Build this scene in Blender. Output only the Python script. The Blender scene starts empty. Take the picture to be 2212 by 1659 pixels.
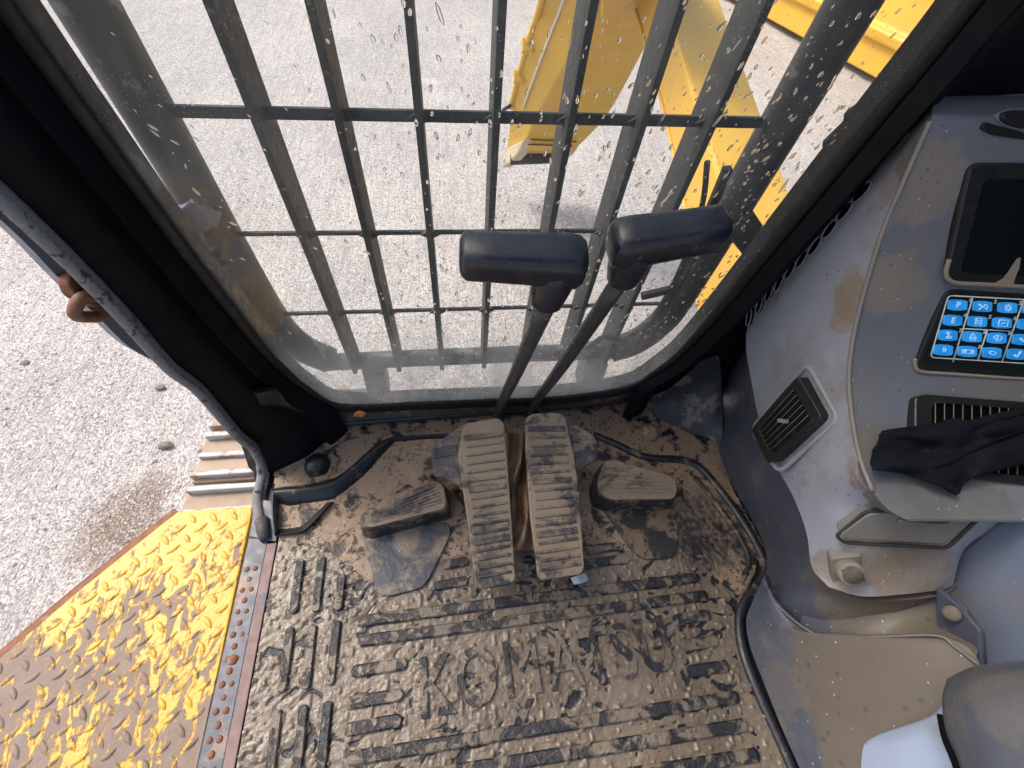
import bpy, bmesh, math, random
import numpy as np
from mathutils import Vector, Matrix
from mathutils.bvhtree import BVHTree
random.seed(7); rng = np.random.default_rng(7)
S = bpy.context.scene
COL = S.collection
# ------------------------------------------------------------------ camera
W, H, F, HC = 2212.0, 1659.0, 1020.0, 0.95
CAM = np.array([[0.99210436, -0.10676733, 0.06580024],
                [-0.04634523, -0.79962831, -0.59870417],
                [0.11653778, 0.59092749, -0.79826289]])     # rows: right, down, forward
C0 = np.array([0, 0, HC])
cd = bpy.data.cameras.new('camera'); cam = bpy.data.objects.new('camera', cd); COL.objects.link(cam)
m3 = Matrix([[CAM[0][i], -CAM[1][i], -CAM[2][i]] for i in range(3)])
cam.matrix_world = Matrix.Translation((0, 0, HC)) @ m3.to_4x4()
cd.sensor_width = 36; cd.lens = 36 * F / W; cd.clip_start = 0.02; cd.clip_end = 2000
S.camera = cam
# ------------------------------------------------------------------ light
SUN_EL, SUN_AZ = math.radians(52), math.radians(-62)    # azimuth from +y towards +x
wd = bpy.data.worlds.new('World'); S.world = wd; wd.use_nodes = True
nt = wd.node_tree; bg = nt.nodes['Background']
sky = nt.nodes.new('ShaderNodeTexSky'); sky.sky_type = 'NISHITA'; sky.sun_disc = False
sky.sun_elevation = SUN_EL; sky.sun_rotation = SUN_AZ; sky.air_density = 1.0; sky.dust_density = 5.0; sky.ozone_density = 1.0
nt.links.new(sky.outputs[0], bg.inputs[0]); bg.inputs[1].default_value = 0.15
sd = bpy.data.lights.new('sun', 'SUN'); sd.energy = 1.1; sd.angle = math.radians(14); sd.color = (1, .95, .88)
so = bpy.data.objects.new('sun', sd); COL.objects.link(so)
sdir = Vector((math.sin(SUN_AZ) * math.cos(SUN_EL), math.cos(SUN_AZ) * math.cos(SUN_EL), math.sin(SUN_EL)))
so.rotation_euler = sdir.to_track_quat('Z', 'Y').to_euler(); so.location = (0, 0, 30)
S.cycles.max_bounces = 7; S.cycles.diffuse_bounces = 4; S.cycles.glossy_bounces = 3; S.cycles.transmission_bounces = 6; S.cycles.transparent_max_bounces = 8
S.view_settings.view_transform = 'Standard'; S.view_settings.look = 'None'
S.view_settings.exposure = 0.96; S.view_settings.gamma = 1; S.view_settings.use_curve_mapping = False

# ------------------------------------------------------------------ pixel -> place
def ray(u, v): return CAM.T @ np.array([(u - W / 2) / F, (v - H / 2) / F, 1.0])
def PZ(u, v, z=0.0): d = ray(u, v); return C0 + d * (z - HC) / d[2]
def PX(u, v, x): d = ray(u, v); return C0 + d * x / d[0]
def PY(u, v, y): d = ray(u, v); return C0 + d * y / d[1]
def PN(u, v, p, n):
    p = np.array(p, float); n = np.array(n, float); d = ray(u, v)
    return C0 + d * ((p - C0) @ n) / (d @ n)
LEAN = 0.1139
WN = np.array([0, math.cos(LEAN), math.sin(LEAN)])
def PW(u, v, y0=0.61): return PN(u, v, (0, y0, 0), WN)          # windshield / guard plane
def wpt(x, z, y0=0.61): return np.array([x, y0 - z * math.tan(LEAN), z])

# ------------------------------------------------------------------ mesh helpers
def obj(name, v, f, m=None, parent=None, smooth=False, bevel=0, seg=2, auto=None):
    me = bpy.data.meshes.new(name); me.from_pydata([tuple(map(float, p)) for p in v], [], [tuple(q) for q in f]); me.update()
    bm = bmesh.new(); bm.from_mesh(me); bmesh.ops.recalc_face_normals(bm, faces=bm.faces); bm.to_mesh(me); bm.free()
    o = bpy.data.objects.new(name, me); COL.objects.link(o)
    if m: me.materials.append(m)
    if parent: o.parent = parent
    if smooth:
        for p in me.polygons: p.use_smooth = True
    if bevel:
        b = o.modifiers.new('b', 'BEVEL'); b.width = bevel; b.segments = seg; b.limit_method = 'ANGLE'; b.angle_limit = math.radians(40)
        b.harden_normals = False
    return o
def share(name, me, parent, mw):
    o = bpy.data.objects.new(name, me); COL.objects.link(o); o.parent = parent; o.matrix_world = mw; return o
def tag(o, label=None, cat=None, group=None, kind=None):
    if label: o['label'] = label
    if cat: o['category'] = cat
    if group: o['group'] = group
    if kind: o['kind'] = kind
    return o
def thing(name, label, cat, loc=(0, 0, 0), group=None):
    o = bpy.data.objects.new(name, None); COL.objects.link(o); o.empty_display_size = .05
    return tag(o, label, cat, group)
def cr(pts, n, closed=False):
    P = [np.array(p, float) for p in pts]; out = []; k = len(P)
    for i in range(k if closed else k - 1):
        if closed: a, b, c, d = P[i - 1], P[i], P[(i + 1) % k], P[(i + 2) % k]
        else:
            b, c = P[i], P[i + 1]; a = P[i - 1] if i else 2 * b - c; d = P[i + 2] if i + 2 < k else 2 * c - b
        for j in range(n):
            t = j / n
            out.append(.5 * (2 * b + (c - a) * t + (2 * a - 5 * b + 4 * c - d) * t * t + (3 * b - a - 3 * c + d) * t ** 3))
    if not closed: out.append(P[-1])
    return out
def tubev(pts, r, n=10, closed=False, flat=1.0, up=None):
    P = [np.array(p, float) for p in pts]; k = len(P); v = []; f = []
    rr = r if hasattr(r, '__len__') else [r] * k
    prev = None
    for i in range(k):
        if closed: t = P[(i + 1) % k] - P[i - 1]
        else: t = P[min(i + 1, k - 1)] - P[max(i - 1, 0)]
        t = t / (np.linalg.norm(t) + 1e-12)
        if up is not None: a = np.cross(t, up)
        elif prev is None: a = np.cross(t, [0, 0, 1] if abs(t[2]) < .9 else [1, 0, 0])
        else: a = prev - t * (prev @ t)
        a = a / (np.linalg.norm(a) + 1e-12); b = np.cross(t, a); prev = a
        for j in range(n):
            q = 2 * math.pi * j / n; v.append(P[i] + rr[i] * (a * math.cos(q) + b * math.sin(q) * flat))
    for i in range(k if closed else k - 1):
        for j in range(n):
            i2 = (i + 1) % k; f.append((i * n + j, i * n + (j + 1) % n, i2 * n + (j + 1) % n, i2 * n + j))
    if not closed:
        f.append(tuple(range(n))[::-1]); f.append(tuple((k - 1) * n + j for j in range(n)))
    return v, f
def tube(name, pts, r, m, parent=None, n=10, closed=False, smooth=True, flat=1.0, up=None, sub=0):
    if sub: pts = cr(pts, sub, closed)
    v, f = tubev(pts, r, n, closed, flat, up); return obj(name, v, f, m, parent, smooth)
def join(*vf):
    v = []; f = []
    for a, b in vf:
        o = len(v); v += list(a); f += [tuple(i + o for i in q) for q in b]
    return v, f
def boxv(c, hx, hy, hz):          # c centre, three half-axis vectors
    c = np.array(c, float); hx, hy, hz = (np.array(a, float) for a in (hx, hy, hz))
    v = [c + sx * hx + sy * hy + sz * hz for sz in (-1, 1) for sy in (-1, 1) for sx in (-1, 1)]
    return v, [(0, 2, 3, 1), (4, 5, 7, 6), (0, 1, 5, 4), (2, 6, 7, 3), (0, 4, 6, 2), (1, 3, 7, 5)]
def bar(a, b, w, h, up=(0, 0, 1)):   # square bar from a to b
    a = np.array(a, float); b = np.array(b, float); t = b - a; s = np.cross(t, up); s = s / np.linalg.norm(s); u = np.cross(s, t); u = u / np.linalg.norm(u)
    return boxv((a + b) / 2, t / 2, s * w / 2, u * h / 2)
def prismv(poly, off):
    n = len(poly); poly = [np.array(p, float) for p in poly]; off = np.array(off, float)
    v = poly + [p + off for p in poly]
    return v, [tuple(range(n)), tuple(range(n, 2 * n))[::-1]] + [(i, (i + 1) % n, n + (i + 1) % n, n + i) for i in range(n)]
def prism(name, poly, off, m, parent=None, bevel=0, seg=2, smooth=False):
    v, f = prismv(poly, off); return obj(name, v, f, m, parent, smooth, bevel, seg)
def rnd(pts, r, n=5):             # round the corners of a 2-D outline
    out = []; k = len(pts)
    for i in range(k):
        a, b, c = (np.array(pts[j % k], float) for j in (i - 1, i, i + 1))
        ri = r[i] if hasattr(r, '__len__') else r
        d1 = a - b; d2 = c - b; l1, l2 = np.linalg.norm(d1), np.linalg.norm(d2); q = min(ri, l1 * .45, l2 * .45)
        p1 = b + d1 / l1 * q; p2 = b + d2 / l2 * q
        for j in range(n + 1):
            t = j / n; out.append((1 - t) ** 2 * p1 + 2 * t * (1 - t) * b + t * t * p2)
    return out
def gridv(rows, nr, nc, off):
    R = [cr(r, nc) for r in rows]; ncol = len(R[0])
    cols = [cr([R[i][j] for i in range(len(R))], nr) for j in range(ncol)]; nrow = len(cols[0])
    G = np.array([[cols[j][i] for j in range(ncol)] for i in range(nrow)])
    front = G.reshape(-1, 3); v = list(front) + list(front + np.array(off)); N = len(front); f = []
    ix = lambda i, j: i * ncol + j
    for i in range(nrow - 1):
        for j in range(ncol - 1):
            q = (ix(i, j), ix(i, j + 1), ix(i + 1, j + 1), ix(i + 1, j)); f.append(q); f.append(tuple(a + N for a in q[::-1]))
    ring = [ix(0, j) for j in range(ncol)] + [ix(i, ncol - 1) for i in range(1, nrow)] + [ix(nrow - 1, j) for j in range(ncol - 2, -1, -1)] + [ix(i, 0) for i in range(nrow - 2, 0, -1)]
    for a, b in zip(ring, ring[1:] + ring[:1]): f.append((a, a + N, b + N, b))
    return v, f
def patch(name, rows, m, parent=None, off=(0, 0, -.01), nr=6, nc=6):
    v, f = gridv(rows, nr, nc, off); o = obj(name, v, f, m, parent, True)
    o.modifiers.new('e', 'EDGE_SPLIT').split_angle = math.radians(50); return o
def text(name, s, m, parent, mw, size, ext, bold=0.0):
    c = bpy.data.curves.new('t', 'FONT'); c.body = s; c.size = size; c.extrude = ext; c.offset = bold; c.align_x = 'CENTER'; c.align_y = 'CENTER'; c.resolution_u = 3
    t = bpy.data.objects.new('t', c); COL.objects.link(t); bpy.context.view_layer.update()
    me = bpy.data.meshes.new_from_object(t.evaluated_get(bpy.context.evaluated_depsgraph_get())); bpy.data.objects.remove(t); bpy.data.curves.remove(c)
    me.materials.clear(); me.materials.append(m)
    o = bpy.data.objects.new(name, me); COL.objects.link(o); o.parent = parent; o.matrix_world = mw; return o
def frame_m(o, x, y, z=None):
    x = Vector(x).normalized(); z = Vector(z).normalized() if z is not None else x.cross(Vector(y)).normalized(); y = z.cross(x)
    return Matrix(((x[0], y[0], z[0], o[0]), (x[1], y[1], z[1], o[1]), (x[2], y[2], z[2], o[2]), (0, 0, 0, 1)))
# value noise for relief
_T = np.random.default_rng(3).random((257, 257))
def vnoise(x, y):
    xi = np.floor(x).astype(int); yi = np.floor(y).astype(int); fx = x - xi; fy = y - yi
    fx = fx * fx * fx * (fx * (fx * 6 - 15) + 10); fy = fy * fy * fy * (fy * (fy * 6 - 15) + 10)
    g = lambda a, b: _T[a % 256, b % 256]
    return (g(xi, yi) * (1 - fx) + g(xi + 1, yi) * fx) * (1 - fy) + (g(xi, yi + 1) * (1 - fx) + g(xi + 1, yi + 1) * fx) * fy
def fbm(x, y, o=4):
    s = 0; a = .5; n = 0
    for i in range(o): s = s + a * vnoise(x * 2 ** i + 17.3 * i, y * 2 ** i + 5.1 * i); n += a; a *= .55
    return s / n
def inside(px, py, poly):
    r = np.zeros(px.shape, bool); n = len(poly)
    for i in range(n):
        x1, y1 = poly[i]; x2, y2 = poly[i - 1]
        c = ((y1 > py) != (y2 > py)) & (px < (x2 - x1) * (py - y1) / (y2 - y1 + 1e-12) + x1); r ^= c
    return r

# ------------------------------------------------------------------ materials
class NT:
    def __init__(s, name):
        s.m = bpy.data.materials.new(name); s.m.use_nodes = True; s.t = s.m.node_tree; s.b = s.t.nodes['Principled BSDF']; s.out = s.t.nodes['Material Output']
        s.pos = s.t.nodes.new('ShaderNodeNewGeometry').outputs['Position']
    def n(s, k): return s.t.nodes.new('ShaderNode' + k)
    def lk(s, a, b):
        if hasattr(a, 'is_linked') or hasattr(a, 'node'): s.t.links.new(a, b)
        else: b.default_value = a
    def scale(s, v3, off=(0, 0, 0), rot=(0, 0, 0)):
        m = s.n('Mapping'); s.t.links.new(s.pos, m.inputs[0]); m.inputs['Scale'].default_value = v3; m.inputs['Location'].default_value = off; m.inputs['Rotation'].default_value = rot; return m.outputs[0]
    def noise(s, sc, det=4, rough=.55, dist=0, vec=None):
        x = s.n('TexNoise'); s.t.links.new(vec or s.pos, x.inputs['Vector']); x.inputs['Scale'].default_value = sc; x.inputs['Detail'].default_value = det
        x.inputs['Roughness'].default_value = rough; x.inputs['Distortion'].default_value = dist; return x.outputs[0]
    def vor(s, sc, out='Distance', vec=None, feat='F1', rnd=1):
        x = s.n('TexVoronoi'); s.t.links.new(vec or s.pos, x.inputs['Vector']); x.inputs['Scale'].default_value = sc; x.feature = feat; x.inputs['Randomness'].default_value = rnd; return x.outputs[out]
    def ramp(s, fac, lo, hi, a=0.0, b=1.0, mode='SMOOTHSTEP'):
        x = s.n('MapRange'); x.interpolation_type = mode; s.lk(fac, x.inputs[0]); x.inputs[1].default_value = lo; x.inputs[2].default_value = hi; x.inputs[3].default_value = a; x.inputs[4].default_value = b; return x.outputs[0]
    def mix(s, f, a, b):
        x = s.n('Mix'); x.data_type = 'RGBA'; s.lk(f, x.inputs[0])
        for k, c in ((6, a), (7, b)):
            if isinstance(c, tuple): x.inputs[k].default_value = c + (1,) if len(c) == 3 else c
            else: s.t.links.new(c, x.inputs[k])
        return x.outputs[2]
    def math(s, op, a, b=0.0):
        x = s.n('Math'); x.operation = op; s.lk(a, x.inputs[0]); s.lk(b, x.inputs[1]); return x.outputs[0]
    def xyz(s):
        x = s.n('SeparateXYZ'); s.t.links.new(s.pos, x.inputs[0]); return x.outputs
    def attr(s, nm): x = s.n('Attribute'); x.attribute_name = nm; return x.outputs['Fac']
    def bump(s, h, st=.5, d=.002, prev=None):
        x = s.n('Bump'); s.lk(h, x.inputs['Height']); x.inputs['Strength'].default_value = st; x.inputs['Distance'].default_value = d
        if prev: s.t.links.new(prev, x.inputs['Normal'])
        return x.outputs[0]
    def blob(s, c, r, soft=.5, wob=.35, nsc=None):   # a stain with a shape of its own around point c
        d = s.n('VectorMath'); d.operation = 'DISTANCE'; s.t.links.new(s.pos, d.inputs[0]); d.inputs[1].default_value = tuple(map(float, c))
        nz = s.noise(nsc or 1.3 / r, 8, .72, .4)
        q = s.math('ADD', s.math('DIVIDE', d.outputs['Value'], r), s.math('MULTIPLY', s.math('SUBTRACT', nz, .5), 4.2 * wob))
        return s.math('MULTIPLY', s.ramp(q, 1 + soft * .35, 1 - soft * .35), s.ramp(s.noise(4.5 / r, 4, .7), .3, .6, .55, 1.0))
    def fin(s, col, rough=.5, nrm=None, metal=0, spec=.5):
        for k, a in (('Base Color', col), ('Roughness', rough), ('Metallic', metal), ('Specular IOR Level', spec)):
            if isinstance(a, tuple): s.b.inputs[k].default_value = a + (1,)
            else: s.lk(a, s.b.inputs[k])
        if nrm: s.t.links.new(nrm, s.b.inputs['Normal'])
        return s.m
def mud_mat(name, cover=.5, soft=.06, mud=(.25, .19, .13), mud2=(.15, .105, .066), rub=(.010, .011, .016), wet=.35, sc=14, attr=None, bump=.6, pits=.0, dust=0.0, stretch=(1, 1, 1), dark=()):
    n = NT(name); vec = n.scale(stretch)
    big = n.noise(sc, 6, .62, .8, vec); fine = n.noise(95, 5, .6); grit = n.noise(420, 3, .6); spl = n.vor(60)
    mask = n.math('ADD', big, n.math('MULTIPLY', n.math('SUBTRACT', fine, .5), .35))
    mk = n.ramp(mask, cover + soft, cover - soft) if not attr else n.ramp(n.math('ADD', n.attr(attr), n.math('MULTIPLY', n.math('SUBTRACT', fine, .5), .5)), .40, .56)
    tone = n.noise(6, 4, .6)
    mc = n.mix(n.ramp(tone, .35, .65), mud2, mud); mc = n.mix(n.ramp(grit, .64, .74, 0, .5), mc, (.30, .25, .20)); mc = n.mix(n.ramp(grit, .36, .28, 0, .6), mc, (.06, .045, .03))
    if dust:
        mk = n.math('MAXIMUM', mk, n.ramp(n.noise(30, 5, .65), .4, .7, 0, dust))
    if pits:
        pv = n.vor(130); pn = n.noise(22, 3); mk = n.math('MULTIPLY', mk, n.math('SUBTRACT', 1.0, n.math('MULTIPLY', n.ramp(pv, .30, .18), n.ramp(pn, .48, .6, 0, pits))))
    for p, r in dark: mk = n.math('MULTIPLY', mk, n.math('SUBTRACT', 1.0, n.math('MULTIPLY', n.blob(p, r, 1.5, .5), n.ramp(fine, .62, .40, .35, 1))))
    col = n.mix(mk, rub, mc)
    ro = n.math('ADD', n.ramp(mk, 0, 1, .36, wet), n.ramp(n.noise(40, 3), .35, .65, -.09, .16))
    h = n.math('ADD', n.math('MULTIPLY', mk, .7), n.math('ADD', n.math('MULTIPLY', fine, .9), n.math('MULTIPLY', grit, .3)))
    return n.fin(col, ro, n.bump(h, bump, .003))
def plain(name, col, rough=.5, var=.25, nsc=20, bump=.15, bsc=250, metal=0, spec=.5, spots=None):
    n = NT(name); a = n.noise(nsc, 5, .6); c = n.mix(a, tuple(x * (1 - var) for x in col), tuple(min(1, x * (1 + var)) for x in col))
    if spots: c = n.mix(n.ramp(n.noise(spots[1], 6, .65), spots[2], spots[2] + .07), c, spots[0])
    return n.fin(c, n.ramp(n.noise(nsc * 2.3, 4), .3, .7, rough - .08, rough + .12), n.bump(n.noise(bsc, 4), bump, .001), metal, spec)
MUD = mud_mat('wet_mud_on_rubber', attr='mud', wet=.20, bump=.6, mud=(.168, .133, .097), mud2=(.112, .088, .064))
RIB = mud_mat('muddy_rubber_rib', cover=.505, sc=26, wet=.3, bump=.9, mud=(.165, .132, .096), mud2=(.11, .088, .064))
TAN = mud_mat('dried_tan_mud', cover=.57, soft=.06, mud=(.31, .215, .138), mud2=(.235, .168, .112), wet=.5, sc=20, pits=1.0, bump=.8, dark=[(PZ(1545, 1150), .075), (PZ(1500, 1190), .05), (PZ(1450, 1130), .04)])
PAD = mud_mat('mud_caked_pedal', cover=.57, soft=.08, mud=(.27, .205, .138), mud2=(.21, .16, .11), rub=(.022, .024, .03), wet=.62, sc=16, dust=.55, bump=.8, stretch=(.55, 1, 1))
PADR = mud_mat('worn_pedal_ridge', cover=.49, soft=.08, mud=(.23, .175, .12), mud2=(.165, .13, .092), rub=(.026, .028, .036), wet=.6, sc=16, dust=.45, bump=.6, stretch=(.55, 1, 1))
DARKMUD = mud_mat('specked_dark_rubber', cover=.45, mud=(.17, .12, .075), rub=(.02, .02, .022), wet=.5, sc=20, pits=.8)
RUBBER = plain('black_rubber', (.016, .017, .021), .42, .4, 30, .2, spots=((.12, .09, .06), 26, .64))
RIDGE = plain('dusty_black_ridge', (.013, .014, .017), .38, .4, 40, .25, spots=((.10, .075, .05), 30, .60))
GLOSS = plain('black_grip_plastic', (.011, .012, .018), .30, .3, 30, .12, 500, spots=((.075, .058, .042), 34, .61))
BLACKP = plain('black_pillar_paint', (.004, .004, .006), .55, .5, 12, .15, spots=((.03, .026, .02), 40, .72), spec=.15)
STEEL = plain('dark_steel_guard', (.026, .028, .030), .65, .3, 30, .2, spots=((.09, .085, .075), 25, .6))
TUBE = plain('grey_guard_tube', (.045, .05, .053), .5, .25, 14, .2, spots=((.17, .165, .15), 18, .58))
ROD = plain('worn_black_rod', (.035, .037, .042), .33, .4, 40, .15, spots=((.15, .12, .09), 60, .62))
BLUEST = plain('blue_grey_paint', (.115, .14, .18), .42, .2, 18, .12, spots=((.16, .14, .12), 20, .62))
RUST = plain('rust', (.20, .085, .045), .8, .5, 45, .7, 200, spots=((.25, .17, .11), 30, .58))
DBLUE = plain('dark_blue_plastic', (.052, .060, .088), .5, .2, 14, .1, spots=((.13, .11, .09), 24, .66))
BLK = plain('black_vent_plastic', (.012, .013, .013), .4, .3, 40, .1, spots=((.10, .09, .075), 30, .64))
VOID = plain('dark_cavity', (.004, .004, .004), .9, .2, spec=.05)
SLAT = plain('matte_black_slat', (.014, .014, .014), .9, .3, 40, .1, spec=.12, spots=((.09, .08, .065), 60, .62))
DUSTE = plain('dust_line', (.24, .20, .155), .85, .25, 40, .3)
def con_mat(name, base, stains, dustc=(.22, .18, .13), spec=.4, rough=.48, speck=.5, blots=0):
    n = NT(name); a = n.noise(9, 5, .6); c = n.mix(a, tuple(x * .86 for x in base), tuple(x * 1.12 for x in base))
    c = n.mix(n.ramp(n.noise(7, 6, .7), .48, .66, 0, .5), c, tuple(x * .8 for x in dustc))
    for (p, r, st, wob, colr) in stains: c = n.mix(n.math('MULTIPLY', n.blob(p, r, .35, wob), st), c, colr)
    sp = n.vor(75); c = n.mix(n.math('MULTIPLY', n.ramp(sp, .10, .06), n.ramp(n.noise(14), .40, .55, 0, min(1, speck * 1.7))), c, (.46, .45, .42))
    sp2 = n.vor(48, vec=n.scale((1, 1, 1), (3, 1, 2))); c = n.mix(n.math('MULTIPLY', n.ramp(sp2, .13, .08), n.ramp(n.noise(9), .45, .58, 0, min(1, speck * 1.4))), c, (.10, .06, .045))
    scr = n.noise(30, 3, .8, 0, n.scale((.25, 6, 2.2), rot=(.5, .3, .6))); c = n.mix(n.ramp(scr, .70, .74, 0, .35), c, tuple(min(1, q * 1.7) for q in base))
    if blots:
        sp3 = n.vor(34, vec=n.scale((1, 1, 1), (7, 5, 2))); sz = n.noise(60, 2)
        c = n.mix(n.math('MULTIPLY', n.ramp(n.math('ADD', sp3, n.math('MULTIPLY', sz, .12)), .22, .16), blots), c, (.055, .05, .05))
        c = n.mix(n.math('MULTIPLY', n.ramp(n.vor(110), .16, .10), n.ramp(n.noise(17), .45, .6, 0, blots)), c, (.06, .05, .045))
    return n.fin(c, n.ramp(n.noise(25, 4), .3, .7, rough - .07, rough + .14), n.bump(n.noise(700, 3), .12, .0006), spec=spec)
def yellow_mat(name, base=(.68, .40, .055), rough=.38):
    n = NT(name); a = n.noise(3, 5, .6); c = n.mix(a, tuple(x * .85 for x in base), tuple(min(1, x * 1.1) for x in base))
    c = n.mix(n.ramp(n.noise(2.2, 7, .7), .58, .75, 0, .5), c, (.5, .4, .28)); c = n.mix(n.ramp(n.noise(9, 6, .7), .67, .72, 0, .7), c, (.33, .28, .23))
    return n.fin(c, rough, n.bump(n.noise(30, 4), .1, .004))
YEL = yellow_mat('machine_yellow'); YEL2 = yellow_mat('machine_yellow_far', (.66, .37, .03), .45)
PALE = plain('worn_pale_steel', (.55, .47, .33), .6, .3, 12, .4)
def step_mat():
    n = NT('muddy_yellow_paint'); v = n.scale((1, .42, 1), rot=(0, 0, -.75))
    a = n.math('ADD', n.noise(38, 7, .66, 1.6, v), n.math('MULTIPLY', n.math('SUBTRACT', n.noise(90, 4), .5), .25))
    x, y, z = n.xyz()
    a = n.math('ADD', a, n.math('MULTIPLY', n.math('SUBTRACT', n.noise(5.5, 4), .5), .55))
    a = n.math('SUBTRACT', a, n.ramp(n.math('ADD', y, n.math('MULTIPLY', x, .45)), -.18, .22, -.03, .12)); mk = n.ramp(a, .472, .55); mudc = n.mix(n.noise(30, 4), (.13, .088, .062), (.24, .178, .138))
    c = n.mix(n.ramp(n.noise(60, 5), .62, .7, 0, .8), (.60, .325, .022), (.28, .12, .04)); c = n.mix(mk, c, mudc)
    return n.fin(c, n.ramp(mk, 0, 1, .42, .6), n.bump(n.math('ADD', n.math('MULTIPLY', mk, .5), n.noise(130, 5)), .5, .002))
STEP = step_mat()
LUG = STEP
SILL = plain('blue_sill_steel', (.075, .085, .108), .42, .3, 20, .25, spots=((.20, .14, .115), 16, .54))
RUSTSTRIP = plain('rusty_strip', (.20, .125, .115), .6, .35, 25, .4, spots=((.10, .11, .14), 18, .56))
def ground_mat():
    n = NT('pale_gravel'); x, y, z = n.xyz()
    big = n.noise(.9, 5, .6); med = n.noise(7, 5, .65); g = n.noise(95, 4, .7); vv = n.vor(95, 'Color'); vs = n.vor(95)
    vg = n.vor(150, 'Color'); 
    c = n.mix(n.ramp(big, .38, .62), (.40, .375, .365), (.52, .485, .455)); c = n.mix(n.ramp(med, .42, .64, 0, .55), c, (.50, .45, .41))
    sx = n.n('SeparateColor'); n.t.links.new(vv, sx.inputs[0]); sy = n.n('SeparateColor'); n.t.links.new(vg, sy.inputs[0])
    c = n.mix(n.ramp(sx.outputs[0], .62, .70, 0, .75), c, (.20, .19, .195)); c = n.mix(n.ramp(sx.outputs[1], .72, .8, 0, .7), c, (.66, .63, .60)); c = n.mix(n.ramp(sy.outputs[0], .7, .8, 0, .6), c, (.24, .215, .20)); c = n.mix(n.ramp(sy.outputs[1], .75, .85, 0, .6), c, (.62, .58, .54))
    trk = n.noise(3.2, 4, .6, 0, n.scale((4.2, .7, 1), rot=(0, 0, -1.0))); c = n.mix(n.ramp(trk, .50, .66, 0, .45), c, (.36, .335, .325))
    tr2 = n.noise(5, 3, .6, .3, n.scale((6.5, .5, 1), (3, 2, 0), rot=(0, 0, .35))); c = n.mix(n.math('MULTIPLY', n.ramp(tr2, .53, .64, 0, .5), n.ramp(n.noise(.7, 3), .42, .58)), c, (.30, .275, .265))
    c = n.mix(n.ramp(n.noise(1.7, 5, .65), .60, .72, 0, .6), c, (.60, .57, .53)); c = n.mix(n.ramp(n.noise(2.3, 6, .7, .5, n.scale((1, 1, 1), (11, 4, 0))), .63, .72, 0, .45), c, (.29, .25, .225))
    c = n.mix(n.math('MULTIPLY', n.ramp(n.noise(1.1, 4), .5, .66), n.ramp(x, .3, 2.2, 0, .5)), c, (.44, .37, .33))
    for (u, v, r, st) in ((270, 1115, .17, .85), (230, 1165, .13, .7), (330, 1050, .10, .6), (300, 905, .05, .0)):
        c = n.mix(n.math('MULTIPLY', n.math('MULTIPLY', n.blob(PZ(u, v, -1.3), r, 1.2, .5, 9), st), n.ramp(g, .62, .45)), c, (.17, .115, .075))
    h = n.math('ADD', n.math('MULTIPLY', n.math('SUBTRACT', 1.0, vs), 1.0), n.math('ADD', n.math('MULTIPLY', g, .8), n.math('ADD', n.math('MULTIPLY', med, 1.2), n.math('MULTIPLY', n.math('ADD', trk, tr2), 1.5))))
    return n.fin(c, .9, n.bump(h, .5, .02), spec=.2)
GRAVEL = ground_mat()
def glass_mat():
    n = NT('dirty_glass'); n.t.nodes.remove(n.b); x, y, z = n.xyz()
    tr = n.n('BsdfTransparent'); tr.inputs[0].default_value = (.97, .985, .975, 1); gl = n.n('BsdfGlossy'); gl.inputs['Roughness'].default_value = .02; fr = n.n('Fresnel'); fr.inputs[0].default_value = 1.45
    m1 = n.n('MixShader'); n.lk(n.math('MULTIPLY', fr.outputs[0], .06), m1.inputs[0]); n.t.links.new(tr.outputs[0], m1.inputs[1]); n.t.links.new(gl.outputs[0], m1.inputs[2])
    di = n.n('BsdfDiffuse'); di.inputs[0].default_value = (.62, .61, .57, 1); tl = n.n('BsdfTranslucent'); tl.inputs[0].default_value = (.66, .65, .61, 1)
    m2 = n.n('MixShader'); m2.inputs[0].default_value = .6; n.t.links.new(di.outputs[0], m2.inputs[1]); n.t.links.new(tl.outputs[0], m2.inputs[2])
    low = n.ramp(z, .42, .08, 0, 1); left = n.ramp(x, .05, -.36, 0, 1)
    amt = n.math('ADD', .032, n.math('ADD', n.math('MULTIPLY', low, .38), n.math('MULTIPLY', left, .015)))
    sm = n.noise(5, 6, .6, .6, n.scale((2.2, 1, .8), rot=(0, .5, 0))); amt = n.math('MULTIPLY', amt, n.ramp(sm, .25, .75, .45, 1.55))
    sc = n.ramp(n.noise(9, 5, .75, 0, n.scale((9, 1, .5), rot=(0, .9, 0))), .64, .72, 0, .10); sp = n.math('MULTIPLY', n.ramp(n.vor(260), .16, .08), n.ramp(n.noise(12, 4), .5, .62, 0, .55))
    amt = n.math('MINIMUM', n.math('ADD', n.math('ADD', amt, sc), sp), .8)
    m3_ = n.n('MixShader'); n.lk(amt, m3_.inputs[0]); n.t.links.new(m1.outputs[0], m3_.inputs[1]); n.t.links.new(m2.outputs[0], m3_.inputs[2]); n.t.links.new(m3_.outputs[0], n.out.inputs[0]); return n.m
GLASS = glass_mat()
def drop_mat():
    n = NT('water_drop'); n.t.nodes.remove(n.b); g = n.n('BsdfGlass'); g.inputs['IOR'].default_value = 1.33; g.inputs['Roughness'].default_value = 0; n.t.links.new(g.outputs[0], n.out.inputs[0]); return n.m
DROP = drop_mat()
def flat(name, col, rough=.5, emis=0):
    n = NT(name); a = n.noise(300, 3); n.fin(n.mix(a, tuple(x * .9 for x in col), col), rough)
    if emis: n.b.inputs['Emission Color'].default_value = col + (1,); n.b.inputs['Emission Strength'].default_value = emis
    return n.m

# ================================================================== SETTING
GZ = -1.3
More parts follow.
